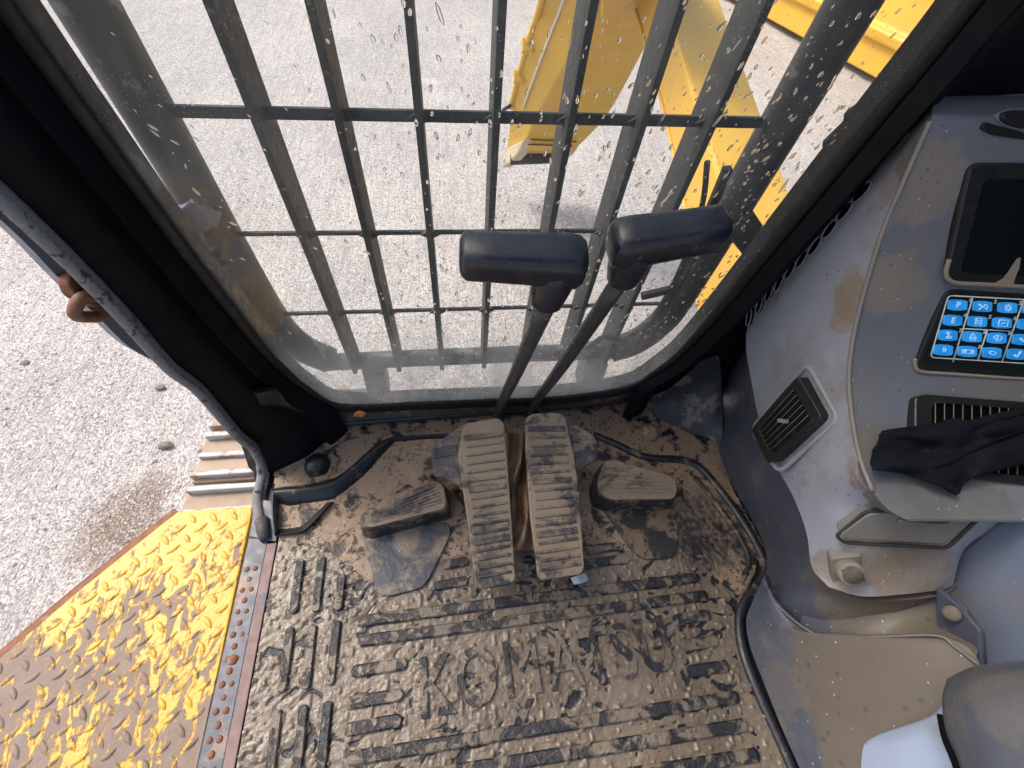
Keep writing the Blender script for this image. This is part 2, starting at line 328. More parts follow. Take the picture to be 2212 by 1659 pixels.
# ground sheet, finely relieved near the machine
def ground():
    xs = np.concatenate([np.linspace(-400, -9, 14), np.linspace(-8, 8, 190), np.linspace(9, 400, 14)]); ys = np.concatenate([np.linspace(-60, -1.2, 8), np.linspace(-1, 14, 190), np.linspace(15, 800, 16)])
    X, Y = np.meshgrid(xs, ys); Z = GZ + .05 * (fbm(X * .8 + 40, Y * .8 + 40, 3) - .5) + .022 * (fbm(X * 5 + 9, Y * 5 + 90, 3) - .5)
    v = np.stack([X, Y, Z], -1).reshape(-1, 3); nx = len(xs); f = [(j * nx + i, j * nx + i + 1, (j + 1) * nx + i + 1, (j + 1) * nx + i) for j in range(len(ys) - 1) for i in range(nx - 1)]
    return tag(obj('ground', v, f, GRAVEL, None, True), kind='structure')
ground()
# loose pebbles: uncountable
def pebbles():
    ico = bmesh.new(); bmesh.ops.create_icosphere(ico, subdivisions=1, radius=1); bv = np.array([q.co[:] for q in ico.verts]); bf = [tuple(q.index for q in p.verts) for p in ico.faces]; ico.free()
    V = []; Fc = []
    def add(x, y, s):
        a = rng.random() * 6.3; R = np.array([[math.cos(a), -math.sin(a), 0], [math.sin(a), math.cos(a), 0], [0, 0, 1]])
        q = bv * (1 + .3 * (rng.random(bv.shape) - .5)) * np.array([s, s * (.6 + .4 * rng.random()), s * .5]); o = len(V)
        gz = GZ + .05 * (float(fbm(np.array(x * .8 + 40), np.array(y * .8 + 40), 3)) - .5) + .022 * (float(fbm(np.array(x * 5 + 9), np.array(y * 5 + 90), 3)) - .5)
        V.extend(q @ R.T + np.array([x, y, gz + s * .12])); Fc.extend(tuple(i + o for i in p) for p in bf)
    for _ in range(3600): add(-.75 - 2.6 * rng.random() ** .9, -.4 + 4.2 * rng.random(), .003 + .008 * rng.random() ** 2.5)
    for _ in range(2200): add(-2 + 6 * rng.random(), 1.0 + 6 * rng.random(), .004 + .009 * rng.random() ** 2.5)
    n = NT('pebble_stone'); isl = n.t.nodes.new('ShaderNodeNewGeometry').outputs['Random Per Island']
    n.fin(n.mix(isl, (.22, .20, .195), (.60, .56, .52)), .85)
    tag(obj('pebbles', V, Fc, n.m, None, False), 'loose pale pebbles strewn over the gravel ground', 'pebbles', kind='stuff')
pebbles()
STONE = plain('brown_stone', (.20, .165, .14), .85, .4, 30, .6, 90)
for (u, v, s, lab) in ((357, 963, .030, 'flat brown stone on the gravel ahead of the crawler track'), (55, 785, .022, 'small dark stone nearest the left edge of the gravel'), (347, 838, .022, 'small brown pebble on gravel beside the door frame'), (435, 975, .017, 'dark stone close to the front end of the crawler track')):
    p = PZ(u, v, GZ); bm = bmesh.new(); bmesh.ops.create_icosphere(bm, subdivisions=2, radius=s)
    for q in bm.verts:
        k = 1 + .35 * (random.random() - .5); q.co = Vector((q.co.x * k * 1.2, q.co.y * k * .8, q.co.z * .5 * k))
    me = bpy.data.meshes.new('stone'); bm.to_mesh(me); bm.free(); me.materials.append(STONE); o = bpy.data.objects.new('stone', me); COL.objects.link(o); o.location = (p[0], p[1], GZ + s * .25); tag(o, lab, 'stone', 'single stones on the gravel')

# ------------------------------------------------------------------ crawler track
tr_ = thing('crawler_track', 'pale muddy steel crawler track below the cab door', 'track')
TRK = plain('worn_track_steel', (.42, .43, .43), .42, .25, 20, .4, spots=((.30, .215, .155), 14, .52)); TRKM = plain('dry_mud_on_track', (.38, .29, .22), .9, .35, 14, .7, 90)
TZ = -.46
px0 = -.83
v, f = boxv((0, 0, -.012), (.28, 0, 0), (0, .088, 0), (0, 0, .012)); sp_me = obj('shoe', v, f, TRKM, tr_, bevel=.004)
sp_me.location = (px0 + .28, .62, TZ)
gv, gf = join(*[boxv((0, yy, hh / 2), (.28 - .004 * k, 0, 0), (0, .009, 0), (0, 0, hh / 2)) for k, (yy, hh) in enumerate(((-.07, .026), (.0, .017), (.07, .026)))])
g0 = obj('grouser', gv, gf, TRK, sp_me, bevel=.004)
for k in range(-5, 3):
    if k == 0: continue
    o = sp_me.copy(); COL.objects.link(o); o.location = (px0 + .28 + .004 * (k % 2), .62 + .19 * k, TZ - (.03 if k == 2 else 0)); o.rotation_euler = (-.12 if k == 2 else 0, 0, 0)
    g = g0.copy(); COL.objects.link(g); g.parent = o
for k in range(-5, 2):
    for s in (-.12, .0): obj('shoe_bolt', *tubev([(px0 + .42 + s, .62 + .19 * k + .045, TZ - .002), (px0 + .42 + s, .62 + .19 * k + .045, TZ + .014)], .012, 6), RUST, tr_)
obj('track_frame', *boxv((-.55, .1, -.9), (.2, 0, 0), (0, 1.0, 0), (0, 0, .36)), TRKM, tr_)

# ------------------------------------------------------------------ excavator arm, boom, parked machine
arm = thing('excavator_stick', 'pale yellow tapered excavator stick hanging beyond the guard with its end near the ground', 'excavator stick')
SEC = [((1092, 338, 3.62), (1126, 323, 3.38), (1241, 325, 3.38)), ((1107, 230, 3.42), (1167, 237, 3.18), (1312, 250, 3.18)), ((1150, 67, 3.08), (1230, 123, 2.9), (1391, 110, 2.9)), ((1172, -5, 2.95), (1292, -5, 2.68), (1450, -5, 2.68)), ((1280, -420, 2.2), (1470, -420, 1.95), (1700, -420, 1.95))]
secs = []
for a, b, c in SEC:
    A, B, Cc = PY(*a), PY(*b), PY(*c); secs.append([A, B, Cc, Cc + (A - B) * np.array([.2, 1, 1])])
SH = cr([np.concatenate(s) for s in secs], 4); rows = [[q[i * 3:i * 3 + 3] for i in range(4)] for q in SH]
v = [p for r in rows for p in r]; f = [(i * 4 + j, i * 4 + (j + 1) % 4, i * 4 + 4 + (j + 1) % 4, i * 4 + 4 + j) for i in range(len(rows) - 1) for j in range(4)] + [(3, 2, 1, 0), tuple(len(v) - 4 + i for i in range(4))]
obj('box_section', v, f, YEL, arm, bevel=.012)
def lerp(a, b, t): return a + (b - a) * t
# clevis ears at the arm end
T0 = [np.array(p) for p in secs[0]]; dn = (secs[0][1] - secs[1][1]); dn = dn / np.linalg.norm(dn)
for i, (pb, pf) in enumerate(((T0[0], T0[1]), (T0[3], T0[2]))):
    sgn = 1 if i == 0 else -1; wv = (T0[2] - T0[1]); wv = wv / np.linalg.norm(wv) * sgn
    L = .17 if i == 0 else .10
    prof = [pf - dn * .12, pf + dn * L * .35, lerp(pf, pb, .35) + dn * L * .9, lerp(pf, pb, .75) + dn * L, pb + dn * L * .6, pb - dn * .12]
    e = prism('clevis_ear', [q - wv * .012 for q in prof], wv * .075, PALE, arm, bevel=.012)
v, f = tubev([lerp(T0[0], T0[1], .45) + dn * .06, lerp(T0[3], T0[2], .45) + dn * .02], .05, 14); obj('pin_boss', v, f, BLK, arm, True)
# flange plates + pipe with clamps on the left side
pipe = [PY(u, v_, y_) for u, v_, y_ in ((1103, 232, 3.44), (1122, 160, 3.28), (1146, 75, 3.10), (1170, 0, 2.95), (1268, -420, 2.2))]
tube('hydraulic_pipe', pipe, .019, YEL, arm, 10, sub=4)
for u, v_, y_ in ((1140, 98, 3.14), (1121, 165, 3.28)):
    p = PY(u, v_, y_); o = obj('pipe_clamp', *boxv(p + np.array([.0, -.005, 0]), (.036, 0, 0), (0, .02, -.012), (0, .018, .03)), YEL, arm, bevel=.006)
seam = [lerp(r[0], r[1], .42) + np.array([-.004, -.004, 0]) for r in rows[4:]]
tube('weld_seam', seam, .008, flat('pale_weld_line', (.75, .72, .62), .5), arm, 6)
for t in (.15, .28): tube('wear_mark', [lerp(secs[0][1], secs[1][1], t) + np.array([.03, -.006, 0]), lerp(secs[0][2], secs[1][2], t) + np.array([-.05, -.006, 0])], .010, flat('dark_scuff', (.18, .12, .05), .7), arm, 6, flat=.3)
gus = [PY(1295, 42, 2.72), PY(1318, 28, 2.72), PY(1360, -6, 2.66), PY(1420, -60, 2.5), PY(1300, -60, 2.5)]
prism('gusset_plate', gus, (0, -.05, 0), YEL, arm, bevel=.006)
hose = [PY(1106, 225, 3.42), PY(1096, 232, 3.40), PY(1086, 240, 3.46), PY(1090, 255, 3.55)]
tube('hose', hose, .012, BLK, arm, 8, sub=5)

bo = thing('excavator_boom', 'bright yellow boom beam rising behind the right side of the guard', 'excavator boom')
BX = .95
lo = [(1361, 0), (1417, 200), (1447, 327), (1475, 460), (1498, 636)]; hi = [(1555, 0), (1635, 220), (1678, 337), (1711, 433), (1770, 590)]
low = [PX(*q, BX) for q in lo]; hiw = [PX(*q, BX) for q in hi]
d0 = low[0] - low[1]; low = [low[0] + d0 * 1.6] + low + [low[-1] + np.array([0, -.5, -.2])]; d1 = hiw[0] - hiw[1]; hiw = [hiw[0] + d1 * 1.6] + hiw + [hiw[-1] + np.array([0, -.5, -.05])]
poly = low + hiw[::-1]
hn = [PX(*q, 1.20) for q in hi]; d1 = hn[0] - hn[1]; hn = [hn[0] + d1 * 1.6] + hn + [hn[-1] + np.array([0, -.5, -.05])]
v = [p for a_, c_ in zip(low, hn) for p in (a_, np.array([BX, c_[1], c_[2]]), c_, np.array([1.20, a_[1], a_[2]]))]; k = len(low)
obj('box_section', v, [(i * 4 + j, i * 4 + (j + 1) % 4, i * 4 + 4 + (j + 1) % 4, i * 4 + 4 + j) for i in range(k - 1) for j in range(4)] + [(0, 1, 2, 3), tuple(4 * k - 4 + j for j in range(4))], YEL, bo, bevel=.012)
tube('weld_seam', [p + np.array([-.004, 0, .03]) for p in low], .007, YEL, bo, 6)
for (u, v_, L) in ((1605, 345, .05), (1612, 362, .04)):
    p = PX(u, v_, BX + .1); prism('paint_chip', [p + np.array([0, a * .02, b * L]) for a, b in ((-1, 0), (-.3, 1), (.6, .7), (1, 0), (.2, -1), (-.8, -.6))], (-.001, 0, 0), flat('bare_chip', (.42, .36, .30), .7), bo)
# yellow body in the far right
mc = thing('parked_machine', 'big ribbed yellow steel body parked far behind the boom', 'machine')
A = PZ(1600, 22, GZ); B = PZ(1960, 226, GZ); al = (B - A); A = A - al * 1.2; B = B + al * .6; al = (B - A) / np.linalg.norm(B - A); nrm_ = np.array([al[1], -al[0], 0]); nrm_ *= -1 if nrm_ @ (A - C0) < 0 else 1
prof = [(.0, .07), (.03, .36), (-.04, .40), (-.05, .50), (.02, .55), (.10, .95), (.02, 1.0), (.0, 1.1), (.1, 1.15), (.3, 2.4), (1.6, 2.4), (1.6, .07)]
v = [P + nrm_ * a + np.array([0, 0, b]) for P in (A, B) for a, b in prof]; k = len(prof)
f = [tuple(range(k)), tuple(range(k, 2 * k))] + [(i, (i + 1) % k, k + (i + 1) % k, k + i) for i in range(k)]
obj('body', v, f, YEL2, mc, bevel=.02)
obj('skid', *boxv((A + B) / 2 + nrm_ * .9 + np.array([0, 0, .05]), (B - A) / 2 * .98, nrm_ * .65, np.array([0, 0, .06])), RUST, mc)
for t in (.2, .38, .56, .74, .9):
    p = A + (B - A) * t; obj('stiffener', *boxv(p + nrm_ * .08 + np.array([0, 0, 1.7]), al * .05, nrm_ * .1, np.array([0.0, 0, .5])), YEL2, mc)

# ------------------------------------------------------------------ step plate
st = thing('step_plate', 'muddy yellow diamond tread step plate outside the cab door', 'step plate')
SZ = -.03
sp2 = [(551, 1092), (385, 1105), (355, 1128), (180, 1268), (0, 1421), (-420, 1760), (-300, 2150), (340, 2050)]
outl = [PZ(u, v_, SZ) for u, v_ in sp2]
prism('plate', outl, (0, 0, -.008), STEP, st, bevel=.0015)
rim = [PZ(u, v_, SZ) + np.array([0, 0, -.004]) for u, v_ in sp2[1:6]]
v, f = prismv([rim[0], rim[1], rim[2], rim[3], rim[4]] + [p + np.array([-.016, .012, -.004]) for p in rim[::-1]], (0, 0, -.03)); obj('rim', v, f, RUST, st, bevel=.002)
er = tube('edge_bead', [PZ(549, 1096, SZ) + np.array([-.003, 0, .002]), PZ(430, 1650, SZ) + np.array([-.002, 0, .002]), PZ(345, 2040, SZ) + np.array([-.002, 0, .002])], .0028, STEP, st, 8)
lv = []; lf = []; NS = 10
for kz, sc_ in ((0, 1.0), (.55, .86), (1, .45)):
    for j in range(NS):
        a = 2 * math.pi * j / NS; cx, cy = math.cos(a), math.sin(a); lv.append((0.0142 * sc_ * cx, .0054 * sc_ * cy * (1 - .45 * abs(cx) ** 2), .0022 * kz))
lf = [(r * NS + j, r * NS + (j + 1) % NS, r * NS + NS + (j + 1) % NS, r * NS + NS + j) for r in range(2) for j in range(NS)] + [tuple(2 * NS + j for j in range(NS))]
lug0 = obj('tread_lug', lv, lf, LUG, st, True); lugm = lug0.data; bpy.data.objects.remove(lug0)
op = [(p[0], p[1]) for p in outl]; pitch = .040; cnt = 0; lugs = []
for i in range(-4, 40):
    for j in range(-4, 40):
        bx = -.428 - pitch * i * .5; by = .42 - pitch * j * .5
        if (i + j) % 2: continue
        x_, y_ = bx, by
        # clip to plate with margin
        if not all(inside(np.array([x_ + dx]), np.array([y_ + dy]), op)[0] for dx, dy in ((.012, 0), (-.012, 0), (0, .012), (0, -.012))): continue
        cc = CAM @ (np.array([x_, y_, SZ]) - C0)
        if cc[2] < .1: continue
        u, v_ = W / 2 + F * cc[0] / cc[2], H / 2 + F * cc[1] / cc[2]
        if u < -40 or v_ > H + 40: continue
        ang = math.radians(38 if i % 2 else -52) + .03 * random.random(); lugs.append((x_, y_, ang))
print('lugs', len(lugs))
for x_, y_, a in lugs[:300]:
    share('tread_lug', lugm, st, Matrix.Translation((x_, y_, SZ - .0002)) @ Matrix.Rotation(a, 4, 'Z') @ Matrix.Diagonal((.85 + .3 * random.random(), 1, .8 + .4 * random.random(), 1)))
if len(lugs) > 300:
    vv = []; ff = []
    for x_, y_, a in lugs[300:]:
        o = len(vv); ca, sa = math.cos(a), math.sin(a); vv += [(x_ + p[0] * ca - p[1] * sa, y_ + p[0] * sa + p[1] * ca, SZ + p[2]) for p in lv]; ff += [tuple(q + o for q in g) for g in lf]
    tag(obj('tread_lugs', vv, ff, LUG, st, True), kind='stuff')

# ------------------------------------------------------------------ door sill with perforated grip strip
si = thing('door_sill', 'rusty blue steel door sill strip with raised grip holes beside the floor mat', 'door sill')
def sillq(x0, x1, z, y0=-.4, y1=.36): return [(x0, y0, z), (x1, y0, z), (x1, y1, z), (x0, y1, z)]
prism('grip_strip', sillq(-.418, -.380, -.002), (0, 0, -.03), SILL, si, bevel=.002)
prism('flat_strip', sillq(-.3795, -.3615, .001, -.4, .345), (0, 0, -.03), RUSTSTRIP, si, bevel=.0015)
prism('end_plate', [(-.417, .3615, .001), (-.3625, .347, .001), (-.3665, .43, .001), (-.420, .44, .001)], (0, 0, -.03), SILL, si, bevel=.002)
v, f = join(tubev([(0, 0, 0), (0, 0, .0022)], [.0054, .0040], 10)); dim = obj('grip_dimple', v, f, RUST, si, True); dm = dim.data; bpy.data.objects.remove(dim)
k = 0
yy = .30
while yy > -.10:
    for q in ((-.4085, -.3935) if k % 2 == 0 else (-.401,)):
        share('grip_dimple', dm, si, Matrix.Translation((q + .001 * random.random(), yy, -.0025)) @ Matrix.Scale(.85 + .3 * random.random(), 4))
    yy -= .0185; k += 1
v, f = tubev([(0, 0, 0), (0, 0, .003), (0, 0, .005)], [.0088, .0078, .004], 14); sc_o = obj('screw_head', v, f, RUST, si, True); sc_o.location = (-.399, .150, -.003)

# ------------------------------------------------------------------ cab floor and mat
obj_f = prism('cab_floor', [(-.36, -.45, -.012), (.95, -.45, -.012), (.95, .62, -.012), (-.41, .62, -.012), (-.41, .44, -.012), (-.36, .34, -.012)], (0, 0, -.05), RUBBER)
tag(obj_f, kind='structure')
mt = thing('floor_mat', 'muddy black ribbed rubber floor mat with raised lettering under the pedals', 'floor mat')
def matgrid(name, poly2, step, m, hfun, z0=0.0):
    P = np.array(poly2); x0, y0 = P.min(0); x1, y1 = P.max(0); nx = int((x1 - x0) / step) + 2; ny = int((y1 - y0) / step) + 2
    X, Y = np.meshgrid(x0 + step * np.arange(nx), y0 + step * np.arange(ny)); keep = inside(X, Y, poly2); Z, att = hfun(X, Y)
    idx = -np.ones(X.shape, int); idx[keep] = np.arange(keep.sum()); v = np.stack([X, Y, Z + z0], -1)[keep]
    a, b, c, d = idx[:-1, :-1], idx[:-1, 1:], idx[1:, 1:], idx[1:, :-1]; ok = (a >= 0) & (b >= 0) & (c >= 0) & (d >= 0)
    f = np.stack([a[ok], b[ok], c[ok], d[ok]], -1)
    me = bpy.data.meshes.new(name); me.from_pydata(v.tolist(), [], f.tolist()); me.materials.append(m)
    for p in me.polygons: p.use_smooth = True
    at = me.attributes.new('mud', 'FLOAT', 'POINT'); at.data.foreach_set('value', att[keep].astype(np.float32))
    o = bpy.data.objects.new(name, me); COL.objects.link(o); o.parent = mt; return o
def mudh(X, Y):
    wx = X + .05 * (fbm(X * 14, Y * 14 + 30, 3) - .5); wy = Y + .05 * (fbm(X * 14 + 60, Y * 14, 3) - .5)
    big = fbm(wx * 22 + 3, wy * 28 + 8, 4); sm = fbm(wx * 40 + wy * 24, wy * 95 - wx * 40, 3); lum = fbm(X * 110 + 7, Y * 110 + 3, 2); fine = fbm(X * 260, Y * 260, 2)
    lum2 = fbm(X * 170 + 3, Y * 170 + 9, 2); m = .5 * big + .5 * sm + .10 * np.clip((.25 - X), -.2, .5) * .5
    cov = np.clip((m - .325) / .13, 0, 1); cov = cov * cov * (3 - 2 * cov)
    h = cov * (.0012 + .0014 * np.clip(lum - .45, 0, 1) + .0042 * np.clip(sm - .55, 0, 1) + .0012 * np.clip(lum2 - .52, 0, 1)) + .0006 * (fine - .5)
    sp = np.clip(vnoise(X * 130 + 200, Y * 130 + 100) - .78, 0, 1) * .03; h = h + np.minimum(sp, .0032) * cov
    return h, np.clip(.10 + .8 * cov, 0, 1)
ribmat_poly = [tuple(PZ(u, v_)[:2]) for u, v_ in ((600, 1168), (700, 1150), (790, 1210), (930, 1170), (1000, 1150), (1300, 1130), (1460, 1180), (1600, 1190), (1630, 1240), (1590, 1330), (1600, 1420), (1650, 1520), (1720, 1700), (1760, 1900), (480, 1900), (510, 1656))]
matgrid('mud_surface', ribmat_poly, .0020, MUD, mudh)
def tanh_(X, Y):
    h = .0007 * (fbm(X * 90, Y * 90, 3) - .5) * 2 + .003 * (fbm(X * 9, Y * 9 + 4, 3) - .5) + .0015
    return h, np.ones_like(X)
front_poly = [tuple(PZ(u, v_)[:2]) for u, v_ in ((600, 1168), (592, 1060), (590, 985), (620, 950), (690, 925), (850, 905), (1304, 862), (1380, 850), (1500, 860), (1560, 950), (1580, 1050), (1650, 1180), (1630, 1240), (1590, 1300), (1520, 1225), (1300, 1180), (1000, 1200), (800, 1260), (700, 1190))]
matgrid('front_apron', front_poly, .0035, TAN, tanh_, .0012)
# ribs: long transverse bars
def ribo(p, q, w, h, m=RIB, name='rib', z0=-.003):
    p = np.array(p, float); q = np.array(q, float); t = q - p; L = np.linalg.norm(t); t /= L; s = np.array([-t[1], t[0], 0])
    out = []
    n = 6
    for c, sg in ((q, 1), (p, -1)):
        base = math.pi / 2 * (-1 if sg > 0 else 1)
        for k in range(n + 1):
            a = base + math.pi * k / n; cc = c - t * sg * w * .35; out.append(cc + (t * math.cos(a) * .7 + s * math.sin(a)) * w / 2)
    out = [np.array([o[0], o[1], z0]) for o in out]
    # sink a little, swell the top edge
    v = out + [o + np.array([0, 0, h * .75 - z0]) for o in out] + [np.array([*(np.mean(out, 0)[:2] + (o - np.mean(out, 0))[:2] * np.array([.985, .985]) - (s * np.sign((o - p) @ s) * w * .11)[:2]), h]) for o in out]
    k = len(out); f = [tuple(range(k))[::-1], tuple(2 * k + i for i in range(k))] + [(i, (i + 1) % k, k + (i + 1) % k, k + i) for i in range(k)] + [(k + i, k + (i + 1) % k, 2 * k + (i + 1) % k, 2 * k + i) for i in range(k)]
    o = obj(name, v, f, m, mt, False); return o
longs = [((770, 1344), (1508, 1248)), ((775, 1386), (1526, 1287)), ((745, 1640), (1594, 1505)), ((735, 1706), (1612, 1565)), ((725, 1776), (1637, 1629))]
for a, b in longs: ribo(PZ(*a), PZ(*b), .019, .0085)
shorts = [((760, 1452), (880, 1433)), ((748, 1520), (872, 1500)), ((744, 1578), (868, 1555)), ((1452, 1342), (1532, 1328)), ((1470, 1396), (1548, 1384)), ((1482, 1452), (1572, 1438)), ((955, 1223), (1012, 1213)), ((938, 1268), (1010, 1255)), ((1255, 1222), (1358, 1207)), ((1252, 1192), (1345, 1180))]
for i, (a, b) in enumerate(shorts): ribo(PZ(*a), PZ(*b), .019 if i < 6 else .017, .0078)
dash = [[(1955, 310, 1905, 662), (1888, 750, 1832, 1172), (1808, 1280, 1745, 1760)], [(2090, 290, 2050, 652), (2030, 730, 1985, 1152), (1975, 1250, 1920, 1750)], [(2222, 405, 2192, 640), (2190, 705, 2140, 1125), (2130, 1225, 2078, 1740)]]
for col in dash:
    for x0, y0, x1, y1 in col: ribo(PZ(x0 / 3, 1106 + y0 / 3), PZ(x1 / 3, 1106 + y1 / 3), .015, .0082)
# raised letters
a = PZ(908, 1475); b = PZ(1452, 1385); ex = b - a; ex /= np.linalg.norm(ex); ey = np.array([-ex[1], ex[0], 0])
cen = [(940, 1487), (1030, 1467), (1127, 1447), (1218, 1433), (1288, 1422), (1345, 1412), (1412, 1398)]
for ch, (u, v_) in zip('KOMATSU', cen):
    p = PZ(u, v_); text('letter', ch, RIB, mt, frame_m((p[0], p[1], .0012), ex, ey, (0, 0, 1)) @ Matrix.Diagonal((.92, 1.25, 1, 1)), .098, .0062, 0 if ch in 'MA' else .0016)
for (u, v_, du) in ((1130, 1540, 1), (1200, 1388, 1)):      # small chevrons above and below the lettering
    p = PZ(u, v_); w_ = .022; pts = [p + ex * w_ * a_ + ey * w_ * b_ for a_, b_ in ((-1, .8), (-.45, .8), (0, .3), (.45, .8), (1, .8), (0, -.6))]
    prism('raised_chevron', [q + np.array([0, 0, .004]) for q in pts], (0, 0, -.006), RIB, mt, bevel=.001)
# ridges round the mat
def ridge(name, pts, r, m=RIDGE, z=.002, flat_=.8, sub=6): return tube(name, [PZ(u, v_, z) for u, v_ in pts], r, m, mt, 10, sub=sub, flat=flat_)
ridge('edge_ridge', [(1282, 940), (1335, 962), (1395, 988), (1495, 1000), (1560, 1065), (1620, 1150), (1650, 1215), (1645, 1250), (1612, 1295), (1597, 1340), (1606, 1410), (1640, 1500), (1690, 1610), (1745, 1740), (1800, 1900)], .0095, plain('dusty_edge_lip', (.016, .017, .022), .33, .4, 40, .5, 120, spots=((.13, .10, .072), 28, .55)))
ridge('edge_bead', [(1500, 1030), (1545, 1085), (1592, 1150), (1618, 1210), (1600, 1260)], .006, DARKMUD)
def band(name, A, B, h, m=RIDGE, z0=0.0025, prof=((0, -.1), (.06, .75), (.2, 1), (.5, .72), (.85, .25), (1, -.1))):
    A = cr([np.array(p, float) for p in A], 5); B = cr([np.array(p, float) for p in B], 5); rows = []
    hs = h if hasattr(h, '__len__') else (h, h)
    for k_, (a_, b_) in enumerate(zip(A, B)):
        hh = lerp(hs[0], hs[1], k_ / (len(A) - 1)); rows.append([PZ(*lerp(a_, b_, t_), z0 + hh * q_) for t_, q_ in prof])
    return patch(name, rows, m, mt, (0, 0, -.004), 2, 2)
band('fold_ridge', [(640, 1050), (709, 1036), (748, 1015), (805, 965), (834, 948), (862, 943), (1005, 934)], [(645, 1090), (704, 1083), (728, 1074), (788, 1026), (818, 988), (846, 962), (868, 952), (1005, 946)][:4] + [(846, 962), (868, 953), (1005, 945)], (.024, .008))
SCUF = plain('scuffed_ridge', (.05, .056, .07), .38, .25, spots=((.02, .02, .022), 20, .5))
band('recess_frame', [(584, 1056), (612, 1051), (645, 1048)], [(604, 1088), (622, 1094), (646, 1092)], .024)
band('recess_frame', [(584, 1058), (586, 1100), (592, 1156)], [(612, 1066), (603, 1095), (601, 1146)], .022, SCUF)
band('recess_frame', [(594, 1158), (642, 1152), (667, 1140), (719, 1084)], [(600, 1143), (642, 1138), (660, 1128), (706, 1085)], .012)
# bolt domes
for (u, v_, r, m) in ((686, 1006, .0265, RIDGE), (1401, 938, .024, TAN)):
    p = PZ(u, v_); v = []; n = 20; hs = [(1.12, -.003), (1.04, .003), (.96, .008), (.86, .015), (.66, .0215), (.36, .026), (.02, .0272)]
    for s_, hz in hs: v += [(p[0] + r * s_ * math.cos(6.2832 * j / n), p[1] + r * s_ * math.sin(6.2832 * j / n), hz) for j in range(n)]
    f = [(i * n + j, i * n + (j + 1) % n, (i + 1) * n + (j + 1) % n, (i + 1) * n + j) for i in range(len(hs) - 1) for j in range(n)]; obj('bolt_dome', v, f, m, mt, True)
# footrest flaps
FLAP = mud_mat('smeared_flap', cover=.5, soft=.12, mud=(.24, .19, .14), mud2=(.19, .15, .11), rub=(.035, .04, .055), wet=.45, sc=12)
for pts, m in ((((775, 1150), (968, 1128), (975, 1150), (930, 1245), (912, 1270), (835, 1289), (815, 1280)), FLAP), (((1298, 1092), (1462, 1098), (1466, 1180), (1455, 1206), (1392, 1208), (1365, 1190)), DARKMUD)):
    prism('flap', [PZ(*q, .008) for q in rnd(pts, 14)], (0, 0, -.009), m, mt, bevel=.0015)
# front corners of the mat turned up
patch('corner_flap', [[PZ(553, 850, .26), PZ(572, 900, .14), PZ(580, 960, .05), PZ(588, 1000, .004)], [PZ(600, 846, .24), PZ(610, 900, .11), PZ(610, 945, .035), PZ(606, 972, .004)], [PZ(628, 875, .17), PZ(648, 908, .07), PZ(650, 935, .02), PZ(645, 950, .004)], [PZ(700, 908, .05), PZ(705, 922, .02), PZ(706, 932, .01), PZ(706, 940, .004)]], RUBBER, mt, (-.01, .012, -.004))
patch('corner_flap', [[PZ(1385, 866, .03), PZ(1400, 880, .015), PZ(1420, 900, .006), PZ(1440, 915, .003)], [PZ(1450, 836, .08), PZ(1462, 862, .045), PZ(1478, 900, .02), PZ(1490, 935, .004)], [PZ(1515, 778, .17), PZ(1528, 830, .10), PZ(1535, 890, .05), PZ(1538, 950, .006)], [PZ(1548, 740, .22), PZ(1556, 800, .14), PZ(1560, 880, .06), PZ(1562, 985, .004)]], plain('dusty_black_corner', (.022, .024, .03), .55, .3, 20, .2, spots=((.13, .096, .066), 18, .53)), mt, (.01, .012, -.004))

# footrests
def footrest(name, top, label, ztop, m=PAD):
    t = thing(name, label, 'footrest', group='wedge footrests beside the pedals'); P = rnd(top, 10, 4); tp = [PZ(u, v_, ztop) for u, v_ in P]; c = np.mean(tp, 0)
    base = [np.array([*(c + (q - c) * 1.06)[:2], .004]) for q in tp]; n = len(tp); v = base + tp; f = [tuple(range(n))[::-1], tuple(n + i for i in range(n))] + [(i, (i + 1) % n, n + (i + 1) % n, n + i) for i in range(n)]
    obj('block', v, f, DARKMUD if m is PAD else m, t, False, .005, 3)
    prism('tread_pad', [c + (q - c) * .955 + np.array([0, 0, .0025]) for q in tp], (0, 0, -.003), m, t, bevel=.001)
    return t, tp, c
t1, tp1, c1 = footrest('footrest', ((792, 1100), (942, 1036), (962, 1046), (968, 1090), (962, 1100), (800, 1142), (778, 1138), (776, 1115)), 'wedge shaped ribbed footrest left of the pedals', .058)
def ridges_on(t, c, a, b, w0, w1, n, zt, m=PAD, wd=.0034, ht=.0042):
    for k in range(n):
        s_ = (k + .5) / n; p = np.array(lerp(np.array(a[0]), np.array(b[0]), s_)); q = np.array(lerp(np.array(a[1]), np.array(b[1]), s_))
        P = PZ(*p, zt); Q = PZ(*q, zt); o = obj('tread_ridge', *bar(P, Q, wd, ht), m, t, bevel=.0012)
ridges_on(t1, c1, ((800, 1108), (940, 1046)), ((800, 1132), (955, 1088)), 0, 0, 6, .0605)
t2, tp2, c2 = footrest('footrest', ((1302, 996), (1318, 992), (1450, 1028), (1464, 1040), (1466, 1064), (1458, 1080), (1318, 1082), (1292, 1068), (1286, 1040)), 'wedge shaped ribbed footrest right of the pedals', .058)
ridges_on(t2, c2, ((1312, 1006), (1400, 1024)), ((1310, 1068), (1452, 1066)), 0, 0, 6, .0605)

